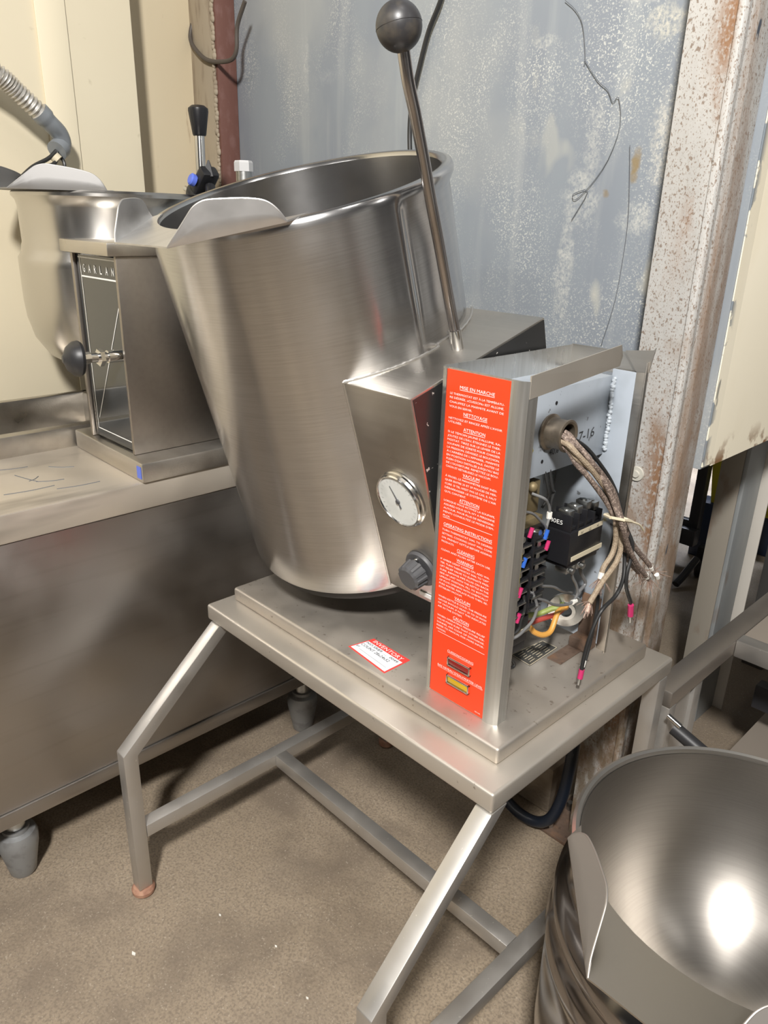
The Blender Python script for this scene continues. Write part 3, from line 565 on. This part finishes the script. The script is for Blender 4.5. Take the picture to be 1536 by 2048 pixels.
# label
bm = bm_new(); box(bm, .5132, .6178, .0871, .0880, .6055, 1.1055); lab = obj('instruction_label', bm, redlab, g, label='orange-red bilingual instruction label')
LX0, LX1 = .520, .6105; ly = .0870
bm = bm_new(); X1 = (1, 0, 0); Z1 = (0, 0, 1)
def line(s, z, full=True, h=.0029, x0=LX0):
    w = (LX1 - x0) if full else None
    z -= h / 2
    text(bm, s, (x0, ly, z), X1, Z1, h, w) if full else text(bm, s, (x0, ly, z), X1, Z1, h, min(len(s) * .00262, LX1 - x0))
def head(s, z, w, h=.0046):
    text(bm, s, (.5655, ly, z - h / 2), X1, Z1, h, w, 'C')
    bar(.5655 - w / 2, .5655 + w / 2, z - h / 2 - .0013)
def bar(x0, x1, z, t_=.0006): bm.faces.new([bm.verts.new(p) for p in ((x0, ly - .0002, z - t_ / 2), (x1, ly - .0002, z - t_ / 2), (x1, ly - .0002, z + t_ / 2), (x0, ly - .0002, z + t_ / 2))])
head('MISE EN MARCHE', 1.0845, .058)
for s, z, f in (('LE THERMOSTAT EST À LA TEMPÉRATU-', 1.0745, 1), ('RE DÉSIRÉE, «CUISSON» EST ALLUMÉ.', 1.069, 1), ('CHAUFFEZ LA MARMITE AVANT DE', 1.063, 1), ('VOUS EN SERVIR.', 1.057, 0)): line(s, z, f)
head('NETTOYAGE', 1.050, .040)
for s, z, f in (('NETTOYEZ ET RINCEZ APRÈS L\'AVOIR', 1.041, 1), ('UTILISÉE.', 1.036, 0)): line(s, z, f)
head('ATTENTION', 1.0295, .037)
for i, s in enumerate(('SI LE TÉMOIN JAUNE S\'ALLUME, RA-', 'JOUTEZ DE L\'EAU, ÉTEIGNEZ LE THER-', 'MOSTAT. TIREZ SUR LE LEVIER DE LA', 'SOUPAPE DE SÛRETÉ POUR CHASSER', 'LA PRESSION, DÉVISSEZ LE BOUCHON.', 'À L\'ARRIÈRE DE L\'APPAREIL, MARMITE', 'EN POSITION NORMALE. FAITES LE', 'PLEIN D\'EAU DISTILLÉE JUSQU\'AU BAS', 'DE L\'OUVERTURE. REMETTEZ LE BOU-', 'CHON ET RÉTABLISSEZ LE VACCUM.')): line(s, 1.022 - i * .00545, i < 9)
head('VACUUM', .9665, .029)
for i, s in enumerate(('À FROID, LE MANOMÈTRE DOIT INDI-', 'QUER ENTRE 25 ET 29 POUCES DE MER-', 'CURE. SI TEL N\'EST PAS LE CAS, IL FAUT', 'DÉBARRASSER LE SYSTÈME DE L\'AIR', 'QU\'IL CONTIENT.')): line(s, .959 - i * .00575, i < 4)
head('ATTENTION', .9295, .035)
for i, s in enumerate(('LORSQUE VOUS ACTIVEZ LA SOUPAPE,', 'ASSUREZ-VOUS QU\'IL N\'Y A PERSONNE', 'AUTOUR. POUR PLUS DE RENSEIGNE-', 'MENTS CONSULTEZ LE MODE D\'EM-', 'PLOI.')): line(s, .9225 - i * .0057, i < 4)
bar(LX0, LX1 - .002, .8965)
head('OPERATING INSTRUCTIONS', .887, .087)
for i, s in enumerate(('TURN THERMOSTAT DIAL TO DESIRED', 'SETTING. COOKING LIGHT WILL COME', 'ON. PREHEAT KETTLE BEFORE ADDING', 'PRODUCTS.')): line(s, .878 - i * .006, i < 3)
head('CLEANING', .8545, .032); line('CLEAN AND FLUSH AFTER EACH USE.', .847, 1)
head('WARNING', .8395, .031)
for i, s in enumerate(('IF AMBER LIGHT COMES ON, ADD WA-', 'TER. TURN THERMOSTAT DIAL TO "OFF".', 'LIFT RELIEF VALVE TO ELIMINATE PRES-', 'SURE. REMOVE PIPE PLUG ON BACK', 'SIDE OF UNIT WITH THE KETTLE IN THE', 'UPRIGHT POSITION. FILL TO BOTTOM', 'OF PLUG OPENING WITH CHEMICALLY', 'PURE WATER. REPLACE PLUG THEN, RE-', 'ESTABLISH VACUUM.')): line(s, .832 - i * .00562, i < 8)
head('VACUUM', .7795, .029)
for i, s in enumerate(('WHEN KETTLE IS COLD, THE PRESSURE', 'GAUGE SHOULD READ 25 TO 29 INCH', 'OF VACUUM. IF NOT THIS INDICATES', 'AIR IN THE SYSTEM.')): line(s, .772 - i * .0057, i < 3)
head('CAUTION', .7475, .030)
for i, s in enumerate(('WHEN OPERATING PRESSURE RELIEF', 'VALVE MAKE SURE THAT OTHER PER-', 'SONNEL ARE CLEAR OF DISCHARGE.', 'REFER TO MANUAL FOR MORE INFOR-', 'MATION.')): line(s, .740 - i * .0057, i < 4)
bar(LX0 + .003, LX1 + .002, .7125)
text(bm, 'CUISSON/COOKING', (.5690, ly, .6865), X1, Z1, .0037, .050, 'C'); bar(.544, .594, .6855, .0004)
text(bm, 'BAS NIVEAU D\'EAU/WATER LEVEL', (.5705, ly, .6545), X1, Z1, .0037, .088, 'C'); bar(.5265, .6145, .6532, .0004)
text(bm, '183-596', (.6135, ly, .6105), X1, Z1, .0018, .010, 'R')
obj('label_print', bm, ink, lab, smooth=False)
for zc, lm, nm in ((.6735, lampred, 'red indicator lens'), (.6425, lampyel, 'amber indicator lens')):
    bm = bm_new(); xa, xb, za, zb = .5475, .5915, zc - .0075, zc + .0075
    for q in ((xa, xb, zb - .0025, zb), (xa, xb, za, za + .0025), (xa, xa + .0025, za, zb), (xb - .0025, xb, za, zb)): box(bm, q[0], q[1], .0825, .0870, q[2], q[3], .0006)
    bz = obj('indicator_lamp', bm, chrome, g); obj('indicator_lens', one(box, xa + .003, xb - .003, .0835, .0868, za + .003, zb - .003, .001), lm, bz, label=nm)
# ---- electrics in the console
bm = bm_new(); box(bm, .588, .635, .242, .332, .812, .864, .0015); box(bm, .590, .632, .246, .330, .804, .812, .001)
for y in (.243, .262, .284, .306, .326): box(bm, .592, .633, y, y + .003, .864, .890 if y < .3 else .882, .0008)
box(bm, .594, .630, .246, .326, .864, .870, .001); box(bm, .588, .6356, .2405, .242, .812, .862)
ct = obj('contactor', bm, blackp, g)
bm = bm_new(); box(bm, .6352, .6357, .262, .330, .8555, .8632); box(bm, .6352, .6362, .250, .335, .8165, .824); obj('marker_strip', bm, bone, ct)
bm = bm_new(); text(bm, '80E5', (.598, .2402, .874), (1, 0, 0), (0, 0, 1), .007, .022); obj('contactor_print', bm, ink, ct); bm = bm_new()
for i, s in enumerate(('A1', 'L2', 'A3')): text(bm, s, (.6358, .268 + i * .022, .857), (0, 1, 0), (0, 0, 1), .004, .006, ex=.0003)
obj('strip_print', bm, pen, ct)
bm = bm_new()
for (y, z) in ((.250, .892), (.272, .894), (.296, .896), (.318, .890)):
    bm = bm_new(); box(bm, .604, .624, y, y + .014, z - .012, z + .001, .001); cyl(bm, (.614, y + .007, z), (.614, y + .007, z + .003), .0045, 12); obj('lug_terminal', bm, zinc, ct, ang=25)
for (y) in (.256, .285): bm = bm_new(); box(bm, .606, .627, y, y + .022, .790, .803, .001); cyl(bm, (.627, y + .008, .796), (.634, y + .008, .795), .005, 14); obj('lug_terminal', bm, zinc, ct, ang=25)
# dense terminal block
bm = bm_new(); box(bm, .575, .600, .137, .227, .735, .872, .001)
for k in range(7):
    z = .746 + k * .0185; box(bm, .600, .612, .140, .180, z, z + .0035, .0006); box(bm, .600, .612, .186, .224, z + .004, z + .0075, .0006); box(bm, .600, .614, .1805, .1845, z - .002, z + .016, .0006)
tbk = obj('terminal_block', bm, blackp, g, ang=25)
for k in range(7):
    for y in (.162, .202): z = .756 + k * .0185; bm = bm_new(); cyl(bm, (.600, y, z), (.6085, y, z + .001), .0048, 12); box(bm, .604, .6150, y - .014, y + .012, z - .0090, z - .0070); obj('terminal_screw', bm, zinc, tbk, ang=25)
bm = bm_new(); box(bm, .612, .6135, .150, .155, .790, .852, .0005); obj('yellow_strip', bm, yellow, tbk)
for (y, z, mm) in ((.172, .886, pink), (.163, .842, blue), (.160, .795, pink), (.162, .752, pink), (.218, .853, pink), (.212, .872, blue)):
    bm = bm_new(); tube(bm, [(.614, y, z), (.613, y - .004, z - .014)], .0032, 10, 0); obj('crimp_sleeve', bm, mm, tbk)
bm = bm_new(); box(bm, .570, .606, .125, .200, .690, .734, .002); box(bm, .572, .604, .128, .198, .676, .690, .001); c2 = obj('lower_contactor', bm, blackp, g)
bm = bm_new(); box(bm, .6062, .6070, .128, .205, .706, .714); obj('marker_strip', bm, bone, c2)
bm = bm_new(); box(bm, .560, .578, .150, .236, .885, .935, .002); box(bm, .565, .590, .160, .232, .862, .884, .001); ball(bm, (.582, .185, .915), .010, 16, 10); ball(bm, (.582, .21, .93), .008, 12, 8); obj('transformer', bm, brassy, g)
bm = bm_new(); GR = frame((.575, .358, .672), (.55, -.83, 0)); lathe(bm, [(.010, .008), (.016, .008), (.017, .005), (.024, .004), (.031, .003), (.032, 0), (.010, 0)], 40, close=True, M=GR); obj('cable_bushing', bm, zinc, g)
bm = bm_new(); box(bm, .585, .612, .300, .385, .6045, .606); box(bm, .5865, .6215, .386, .3905, .606, .70, .001); box(bm, .5865, .6215, .36, .3855, .606, .625, .001); obj('rusty_bracket', bm, rust, g)
for nm, P, r, m_ in (
    ('heater_wire', [(.57, .222, 1.006), (.600, .222, 1.005), (.619, .2195, 1.0035), (.628, .218, 1.002), (.634, .219, .998), (.641, .225, .989), (.65, .245, .969), (.655, .267, .947), (.66, .294, .918), (.665, .307, .889), (.67, .306, .871), (.67, .312, .844), (.67, .307, .824), (.67, .287, .808), (.67, .282, .789)], .0041, braidl),
    ('heater_wire', [(.57, .226, 1.002), (.600, .226, 1.001), (.619, .224, .9985), (.626, .223, .996), (.632, .225, .990), (.639, .23, .981), (.647, .254, .964), (.654, .282, .937), (.66, .302, .91), (.665, .314, .881), (.671, .318, .856), (.675, .322, .831), (.676, .313, .812), (.678, .293, .802), (.679, .271, .791), (.68, .241, .768)], .0041, braidl),
    ('heater_wire', [(.57, .23, 1.016), (.600, .229, 1.016), (.61, .228, 1.016), (.621, .228, 1.013), (.632, .231, 1.002), (.643, .238, .99), (.652, .249, .974), (.657, .273, .952), (.663, .299, .922), (.668, .322, .88), (.672, .351, .839), (.674, .383, .808), (.677, .417, .779), (.68, .439, .756)], .0042, braid),
    ('heater_wire', [(.57, .236, 1.010), (.600, .238, 1.010), (.61, .24, 1.009), (.618, .25, 1.002), (.625, .271, .988), (.632, .294, .966), (.64, .324, .933), (.65, .338, .903), (.66, .34, .876), (.67, .344, .854), (.68, .347, .834), (.682, .346, .809), (.685, .335, .789), (.688, .334, .766), (.69, .353, .734)], .0030, wireblk),
    ('heater_wire', [(.57, .225, 1.0), (.600, .228, 1.0), (.61, .232, 1.0), (.616, .25, .988), (.620, .272, .956), (.624, .302, .93), (.63, .338, .898), (.638, .361, .865), (.64, .365, .844), (.643, .356, .819), (.648, .338, .8), (.654, .313, .789), (.66, .3, .763), (.662, .3, .737), (.664, .295, .713), (.666, .285, .672), (.670, .268, .641), (.675, .257, .640)], .0030, wireblk),
    ('heater_wire', [(.57, .24, 1.003), (.600, .24, 1.003), (.61, .24, 1.001), (.62, .252, .992), (.63, .275, .971), (.64, .305, .937), (.65, .333, .899), (.658, .344, .867), (.665, .348, .838), (.672, .346, .806), (.68, .335, .777), (.679, .322, .753), (.678, .291, .742), (.676, .279, .728), (.675, .265, .697), (.674, .258, .66), (.675, .255, .640)], .0031, wireblk),
    ('heater_wire', [(.57, .222, 1.020), (.600, .221, 1.018), (.61, .220, 1.014), (.623, .223, 1.007), (.637, .239, .987), (.65, .26, .965), (.662, .274, .941), (.673, .291, .905), (.685, .296, .879), (.685, .325, .837), (.685, .365, .794), (.685, .414, .753)], .0041, braid),
    ('heater_wire', [(.57, .22, 1.0), (.600, .22, 1.0), (.615, .222, .998), (.626, .225, .991), (.636, .230, .975), (.646, .243, .959), (.654, .266, .934), (.66, .287, .91), (.666, .299, .891), (.67, .313, .868), (.67, .342, .827), (.67, .366, .795), (.67, .405, .763)], .0041, braid),
    ('control_wire', [(.598, .34, .80), (.6, .345, .759), (.6, .366, .73), (.6, .35, .72), (.6, .342, .714)], .0030, wiregry),
    ('control_wire', [(.61, .300, .790), (.61, .304, .766), (.61, .319, .746), (.61, .327, .727), (.61, .313, .716), (.61, .291, .719), (.61, .261, .73), (.61, .233, .747), (.61, .207, .761), (.606, .192, .776)], .0024, wiregry),
    ('control_wire', [(.61, .195, .775), (.612, .205, .756), (.613, .208, .744), (.613, .201, .727), (.613, .182, .718), (.613, .16, .713), (.60, .13, .705)], .0024, wiregry),
    ('control_wire', [(.61, .173, .778), (.612, .177, .755), (.612, .17, .737), (.612, .163, .721), (.60, .13, .707)], .0024, wireblk),
    ('control_wire', [(.59, .21, .766), (.59, .23, .764), (.59, .261, .755), (.59, .288, .744), (.59, .314, .728), (.59, .345, .715)], .0022, wiregry),
    ('control_wire', [(.63, .112, .700), (.63, .121, .697), (.63, .13, .694), (.63, .138, .683), (.63, .132, .680), (.63, .118, .687)], .0024, wireblk),
    ('control_wire', [(.61, .125, .915), (.61, .142, .915), (.61, .159, .912), (.61, .178, .904), (.61, .197, .889), (.61, .21, .878), (.61, .214, .87), (.61, .21, .862)], .0020, wiregry),
    ('control_wire', [(.585, .205, .922), (.6, .215, .916), (.6, .227, .905), (.6, .233, .894), (.6, .234, .882), (.608, .215, .866)], .0022, wiregry),
    ('control_wire', [(.58, .234, .96), (.59, .238, .923), (.59, .242, .909), (.585, .235, .892)], .0020, wireblk),
    ('control_wire', [(.58, .247, .96), (.59, .25, .92), (.59, .255, .914), (.59, .251, .901), (.592, .249, .885)], .0024, wireblk),
    ('power_cable', [(.575, .355, .676), (.59, .332, .692), (.59, .321, .694), (.593, .302, .694), (.596, .292, .686), (.599, .277, .671), (.597, .258, .671), (.591, .242, .680), (.586, .233, .690), (.58, .205, .697)], .0046, orange),
    ('power_cable', [(.575, .352, .680), (.588, .325, .690), (.590, .303, .689), (.586, .286, .689), (.582, .267, .689), (.579, .251, .689), (.575, .215, .692)], .0044, redc),
    ('power_cable', [(.572, .350, .684), (.58, .328, .689), (.573, .317, .688), (.567, .307, .684), (.56, .290, .681), (.565, .24, .70)], .0046, green)):
    bm = bm_new(); tube(bm, P, r, 10, 5); obj(nm, bm, m_, g)
def fray(p, d, n=34, L=.021):
    bm = bm_new(); p = Vector(p); d = Vector(d).normalized()
    for i in range(n):
        q = Vector((random.gauss(0, .4), random.gauss(0, .4), random.gauss(0, .4))); e = p + (d + q).normalized() * L * random.uniform(.6, 1.2)
        tube(bm, [p + q * .004, (p + e) / 2 + q * .003, e], .0005, 4, 3)
    obj('frayed_strands', bm, copper, g)
fray((.67, .282, .789), (0, -.3, -1)); fray((.68, .241, .768), (0, -.45, -1)); fray((.68, .439, .756), (0, .8, -.5), 30, .026); fray((.685, .414, .753), (.0, .5, -1), 30, .026); fray((.67, .405, .763), (0, .7, -.8), 26, .024)
bm = bm_new(); tube(bm, [(.690, .3545, .729), (.690, .359, .708)], .0048, 12, 0); obj('crimp_terminal', bm, pink, g)
bm = bm_new(); tube(bm, [(.690, .359, .708), (.690, .3625, .695)], .0030, 8, 0); obj('crimp_tip', bm, zinc, g)
bm = bm_new(); tube(bm, [(.675, .2555, .645), (.675, .2535, .630)], .0044, 12, 0); obj('crimp_terminal', bm, pink, g)
bm = bm_new(); tube(bm, [(.675, .2535, .630), (.675, .252, .619)], .0028, 8, 0); obj('crimp_tip', bm, zinc, g)
bm = bm_new()
q = [(.662, .283, .892), (.675, .277, .893), (.688, .292, .889), (.688, .318, .880), (.676, .330, .876), (.662, .318, .882), (.660, .295, .889)]
for a_, b_ in zip(q, q[1:] + q[:1]): tube(bm, [a_, b_], .0024, 6, 0)
tube(bm, [(.688, .315, .881), (.692, .335, .872), (.692, .352, .858)], .0016, 6, 4); obj('cable_tie', bm, bone, g)
for (p, d) in (((.671, .281, .797), (0, -.25, -1)), ((.678, .285, .797), (0, -.9, -.5)), ((.679, .429, .766), (0, .7, -.8)), ((.685, .403, .762), (0, .7, -.8)), ((.669, .268, .648), (0, -.3, -1)), ((.611, .318, .716), (0, 1, 0)), ((.60, .234, .885), (0, 0, 1)), ((.686, .441, .750), (0, .6, -.8))):
    p = Vector(p); d = Vector(d).normalized(); bm = bm_new(); tube(bm, [p - d * .005, p + d * .005], .0042, 8, 0); obj('wire_marker', bm, tagm, g)
# rating plate and sticker on the platform
PT = Matrix.Translation((0, 0, PZ))
bm = bm_new(); prism(bm, [(.538, .262), (.580, .258), (.578, .341), (.547, .341)], 'z', PZ + .0001, PZ + .0006); rp = obj('rating_plate', bm, plate, g)
bm = bm_new()
def flat(bm, a, b, w, z):
    a = Vector((*a, z)); b = Vector((*b, z)); n = (b - a).normalized().cross(Vector((0, 0, 1))) * w / 2; bm.faces.new([bm.verts.new(p) for p in (a + n, b + n, b - n, a - n)])
q = [(.539, .263), (.579, .259), (.577, .340), (.5475, .340)]
for a_, b_ in zip(q, q[1:] + q[:1]): flat(bm, a_, b_, .0012, PZ + .0009)
for i in range(6):
    x = .5725 - i * .0052
    for k in range(3): flat(bm, (x, .268 + k * .022 + (i % 2) * .003), (x - .0002, .268 + k * .022 + .014 + (i % 3) * .002), .0011, PZ + .0009)
obj('plate_print', bm, bone, rp)
p1, p2, p3, p4 = Vector((.335, .074)), Vector((.346, .124)), Vector((.436, .122)), Vector((.435, .063))
zs = PZ + .0005
bm = bm_new(); bm.faces.new([bm.verts.new((*p, zs)) for p in (p1, p4, p3, p2)]); ext = bmesh.ops.extrude_face_region(bm, geom=bm.faces[:]); bmesh.ops.translate(bm, verts=[v for v in ext['geom'] if isinstance(v, bmesh.types.BMVert)], vec=(0, 0, -.0004)); bmesh.ops.recalc_face_normals(bm, faces=bm.faces)
sk = obj('inventory_sticker', bm, stred, g, label='red and white INVENTORY sticker')
def uvp(u, v): a = p1.lerp(p4, u); b = p2.lerp(p3, u); return a.lerp(b, v)
bm = bm_new(); bm.faces.new([bm.verts.new((*uvp(u, v), zs + .0003)) for u, v in ((.03, .05), (.97, .05), (.97, .74), (.03, .74))]); obj('sticker_field', bm, paper, sk)
xd = (uvp(1, .5) - uvp(0, .5)).to_3d(); yd = (uvp(.5, 1) - uvp(.5, 0)).to_3d()
bm = bm_new(); text(bm, 'INVENTORY', (*uvp(.5, .785), zs + .0003), xd, yd, .0088, .074, 'C'); obj('sticker_heading', bm, ink, sk)
bm = bm_new(); text(bm, 'NO.SRB9  ....  0049', (*uvp(.06, .60), zs + .0005), xd, yd, .0058, .080); text(bm, 'COUNT 28x24x52', (*uvp(.05, .40), zs + .0005), xd, yd, .0068, .072); text(bm, 'BY', (*uvp(.05, .22), zs + .0005), xd, yd, .0050, .007)
for v_ in (.20,): a_ = uvp(.16, v_); b_ = uvp(.9, v_); flat(bm, a_, b_, .0005, zs + .0006)
obj('sticker_writing', bm, pen, sk)

# ================================================================== FRONT RIGHT KETTLE
K3 = Vector((1.0022, .118, .600)); T3 = Matrix.Translation(K3)
g = thing('steam_kettle', (1.0022, .118, 0), 'open round kettle with empty polished bowl in the front right corner', 'steam kettle')
RIMP = [(.1993, -.006), (.201, .002), (.205, .0035), (.209, .001), (.2095, -.004), (.2055, -.012), (.2035, -.012), (.200, -.010)]
bm = bm_new()
lathe(bm, [(.2032, -.010), (.2032, -.03), (.202, -.05), (.204, -.07), (.212, -.082), (.220, -.092), (.222, -.105), (.219, -.118), (.2145, -.125), (.214, -.130), (.222, -.140), (.226, -.155), (.224, -.172), (.221, -.182), (.2225, -.20), (.2225, -.33), (.215, -.40), (.18, -.455), (.10, -.48), (0, -.485)], 160)
R_ = .199; inn = [(R_, -.004), (R_, -.02)] + [(R_ * math.cos(a) ** .9, -.02 - .235 * math.sin(a)) for a in [math.pi / 2 * i / 24 for i in range(1, 24)]] + [(0, -.255)]
b3 = obj('jacket', bm, st_jacket, g, T3, ang=50)
bm = bm_new(); lathe(bm, RIMP, 160, close=True); obj('rim_bead', bm, mat('rim_bead_steel', (.72, .70, .67), .34, 1), b3, T3)
bm = bm_new(); lathe(bm, inn, 160); ib = obj('inner_bowl', bm, st_bowl, b3, T3, ang=50)
lip_parts(T3, .1985, g, mat('plain_grey_steel', (.43, .405, .375), .34, 1), (-.056, -.272), (.060, -.272), (-.170, -.132), (.172, -.140), .046, -.026, mat('matt_grey_steel', (.36, .335, .31), .5, .7))
for a in (.5, 2.6, 4.7):
    x, y = K3.x + .13 * math.cos(a), K3.y + .13 * math.sin(a); obj('leg', one(cyl, (x, y, 0), (x, y, .165), .018, 20), st_tube, g)

# ================================================================== RIGHT STAND
g = thing('equipment_stand', (.86, .85, 0), 'welded square-tube stand with beige lower shelf behind the round open kettle', 'stand')
RX0, RX1 = .672, .716; zt = .497
bm = bm_new(); prism(bm, [(RX0, .524), (RX1, .524), (RX1, 2.0), (RX0, 2.0)], 'z', zt - .034, zt, .003); obj('side_rail', bm, mat('brown_grey_rail', (.40, .365, .33), .42, .9, [((12, 12, 12), 3, .5, .7, (.34, .31, .28), .6)]), g)
bm = bm_new(); box(bm, RX1 + .0005, 1.35, .800, .836, zt - .036, zt + .002, .002); obj('cross_rail', bm, st_tube, g)
bm = bm_new(); box(bm, RX1 + .0005, 1.35, .8365, 1.9, zt - .006, zt - .001, .001); obj('shelf_panel', bm, beige_shelf, g)
for (x0, x1, y0_, y1_) in ((.688, .716, .524, .552), (.676, .712, .640, .672), (.688, .716, 1.9, 1.93), (1.32, 1.35, .80, .83)):
    bm = bm_new(); box(bm, x0, x1, y0_, y1_, 0, zt - .0345 if x0 < 1 else zt - .037, .002); obj('leg', bm, st_tube, g)
bm = bm_new(); box(bm, .700, .704, .5525, .6395, .15, zt - .0345); obj('gusset_plate', bm, st_tube, g)
bm = bm_new(); box(bm, .7165, 1.35, .70, 1.9, .150, .158, .002); obj('lower_shelf', bm, beige_shelf, g)
bm = bm_new(); box(bm, .7165, 1.35, 1.0, 1.035, .24, .30, .002); obj('dark_rail', bm, cartm, g)
bm = bm_new(); cyl(bm, (.722, .505, .462), (.748, .505, .452), .0055, 14); pn = obj('steel_pin', bm, chrome, g)
bm = bm_new(); cyl(bm, (.735, .51, .440), (.86, .505, .40), .013, 20); obj('black_handle', bm, black, g)

# ================================================================== HOSE
bm = bm_new(); hp = [(.50, .535, .52), (.525, .532, .40), (.533, .530, .28), (.531, .528, .19), (.524, .525, .12), (.505, .522, .060), (.47, .52, .030), (.42, .52, .026), (.36, .53, .040), (.30, .56, .05)]
tube(bm, hp, .0125, 16, 8); g = obj('rubber_hose', bm, hosem); tag(g, 'dark blue rubber hose curling down behind the stand to the floor', 'hose')
P = smooth_path(hp, 8); bm = bm_new()
for i in range(12, 48, 2):
    a_, b_ = P[i], P[i + 1]; n = Vector((.66, -.70, .3)).normalized(); side = (b_ - a_).normalized().cross(n).normalized() * .0012; bm.faces.new([bm.verts.new(p + n * .0128) for p in (a_ - side, a_.lerp(b_, .7) - side, a_.lerp(b_, .7) + side, a_ + side)])
obj('hose_print', bm, tagm, g, WM[g].copy() if False else None)

# ================================================================== BACKGROUND beyond the wall
g = thing('wheeled_cart', (0, 2.3, 0), 'dark metal cart frame with casters seen through the gap under the wall', 'cart')
bm = bm_new(); box(bm, .012, .052, 2.18, 2.22, .10, 1.2, .003); box(bm, -1.0, .012, 2.185, 2.215, .14, .185, .003); box(bm, -.10, -.055, 1.6, 2.18, .04, .09, .003); box(bm, -.10, .06, 2.15, 2.2, .09, .16, .006); obj('frame', bm, cartm, g)
bm = bm_new(); lathe(bm, [(0, -.014), (.034, -.014), (.04, -.008), (.04, .008), (.034, .014), (0, .014)], 28, M=frame((.12, 2.1, .042), (1, .3, 0))); box(bm, .105, .135, 2.085, 2.13, .05, .13, .003); obj('caster', bm, blackp, g)
bm = bm_new(); tube(bm, [(.12, 2.06, .09), (.115, 1.98, .045), (.11, 1.93, .02)], .014, 10); obj('brake_pedal', bm, blackp, g)
bm = bm_new(); prism(bm, [(.038, .242), (.090, .242), (.13, .62), (-.012, .62)], 'y', 2.30, 2.34, .003); tag(obj('yellow_guard', bm, yellow), 'yellow painted plate beyond the wall, between cart and galvanised post', 'guard')
bm = bm_new(); box(bm, -.01, .092, 2.285, 2.38, 0, .2415, .004); tag(obj('storage_bin', bm, mat('navy_box', (.02, .03, .06), .5)), 'small navy box under the narrow yellow plate beside the cart', 'bin')
bm = bm_new(); box(bm, .185, .42, 2.44, 2.48, .19, .62, .004); tag(obj('yellow_guard', bm, yellow), 'yellow painted plate to the right of the galvanised post', 'guard')
bm = bm_new(); box(bm, .10, .50, 2.50, 2.75, 0, .185, .01); tag(obj('storage_bin', bm, mat('navy_bin', (.02, .03, .06), .5)), 'dark navy bin on the far floor behind the galvanised post', 'bin')
bm = bm_new(); box(bm, .495, .56, 1.60, 1.66, 0, .80, .003); tag(obj('grey_upright', bm, mat('dim_steel', (.20, .20, .20), .4, .8)), 'dull grey upright at the right edge below the cream panel', 'upright')
# small chips on the floor
for i, (x, y) in enumerate(((.143, -.283), (.31, -.08), (.43, -.10), (.40, -.28), (.18, -.12), (.55, -.20))):
    bm = bm_new(); r_ = .0035 if i else .006; prism(bm, [(x - r_, y), (x, y - r_ * .6), (x + r_, y), (x + r_ * .3, y + r_ * .5)], 'z', .0, .0015)
    tag(obj('paint_chip', bm, tagm), 'tiny pale chip lying on the concrete floor', 'debris', 'pale chips scattered on the floor')
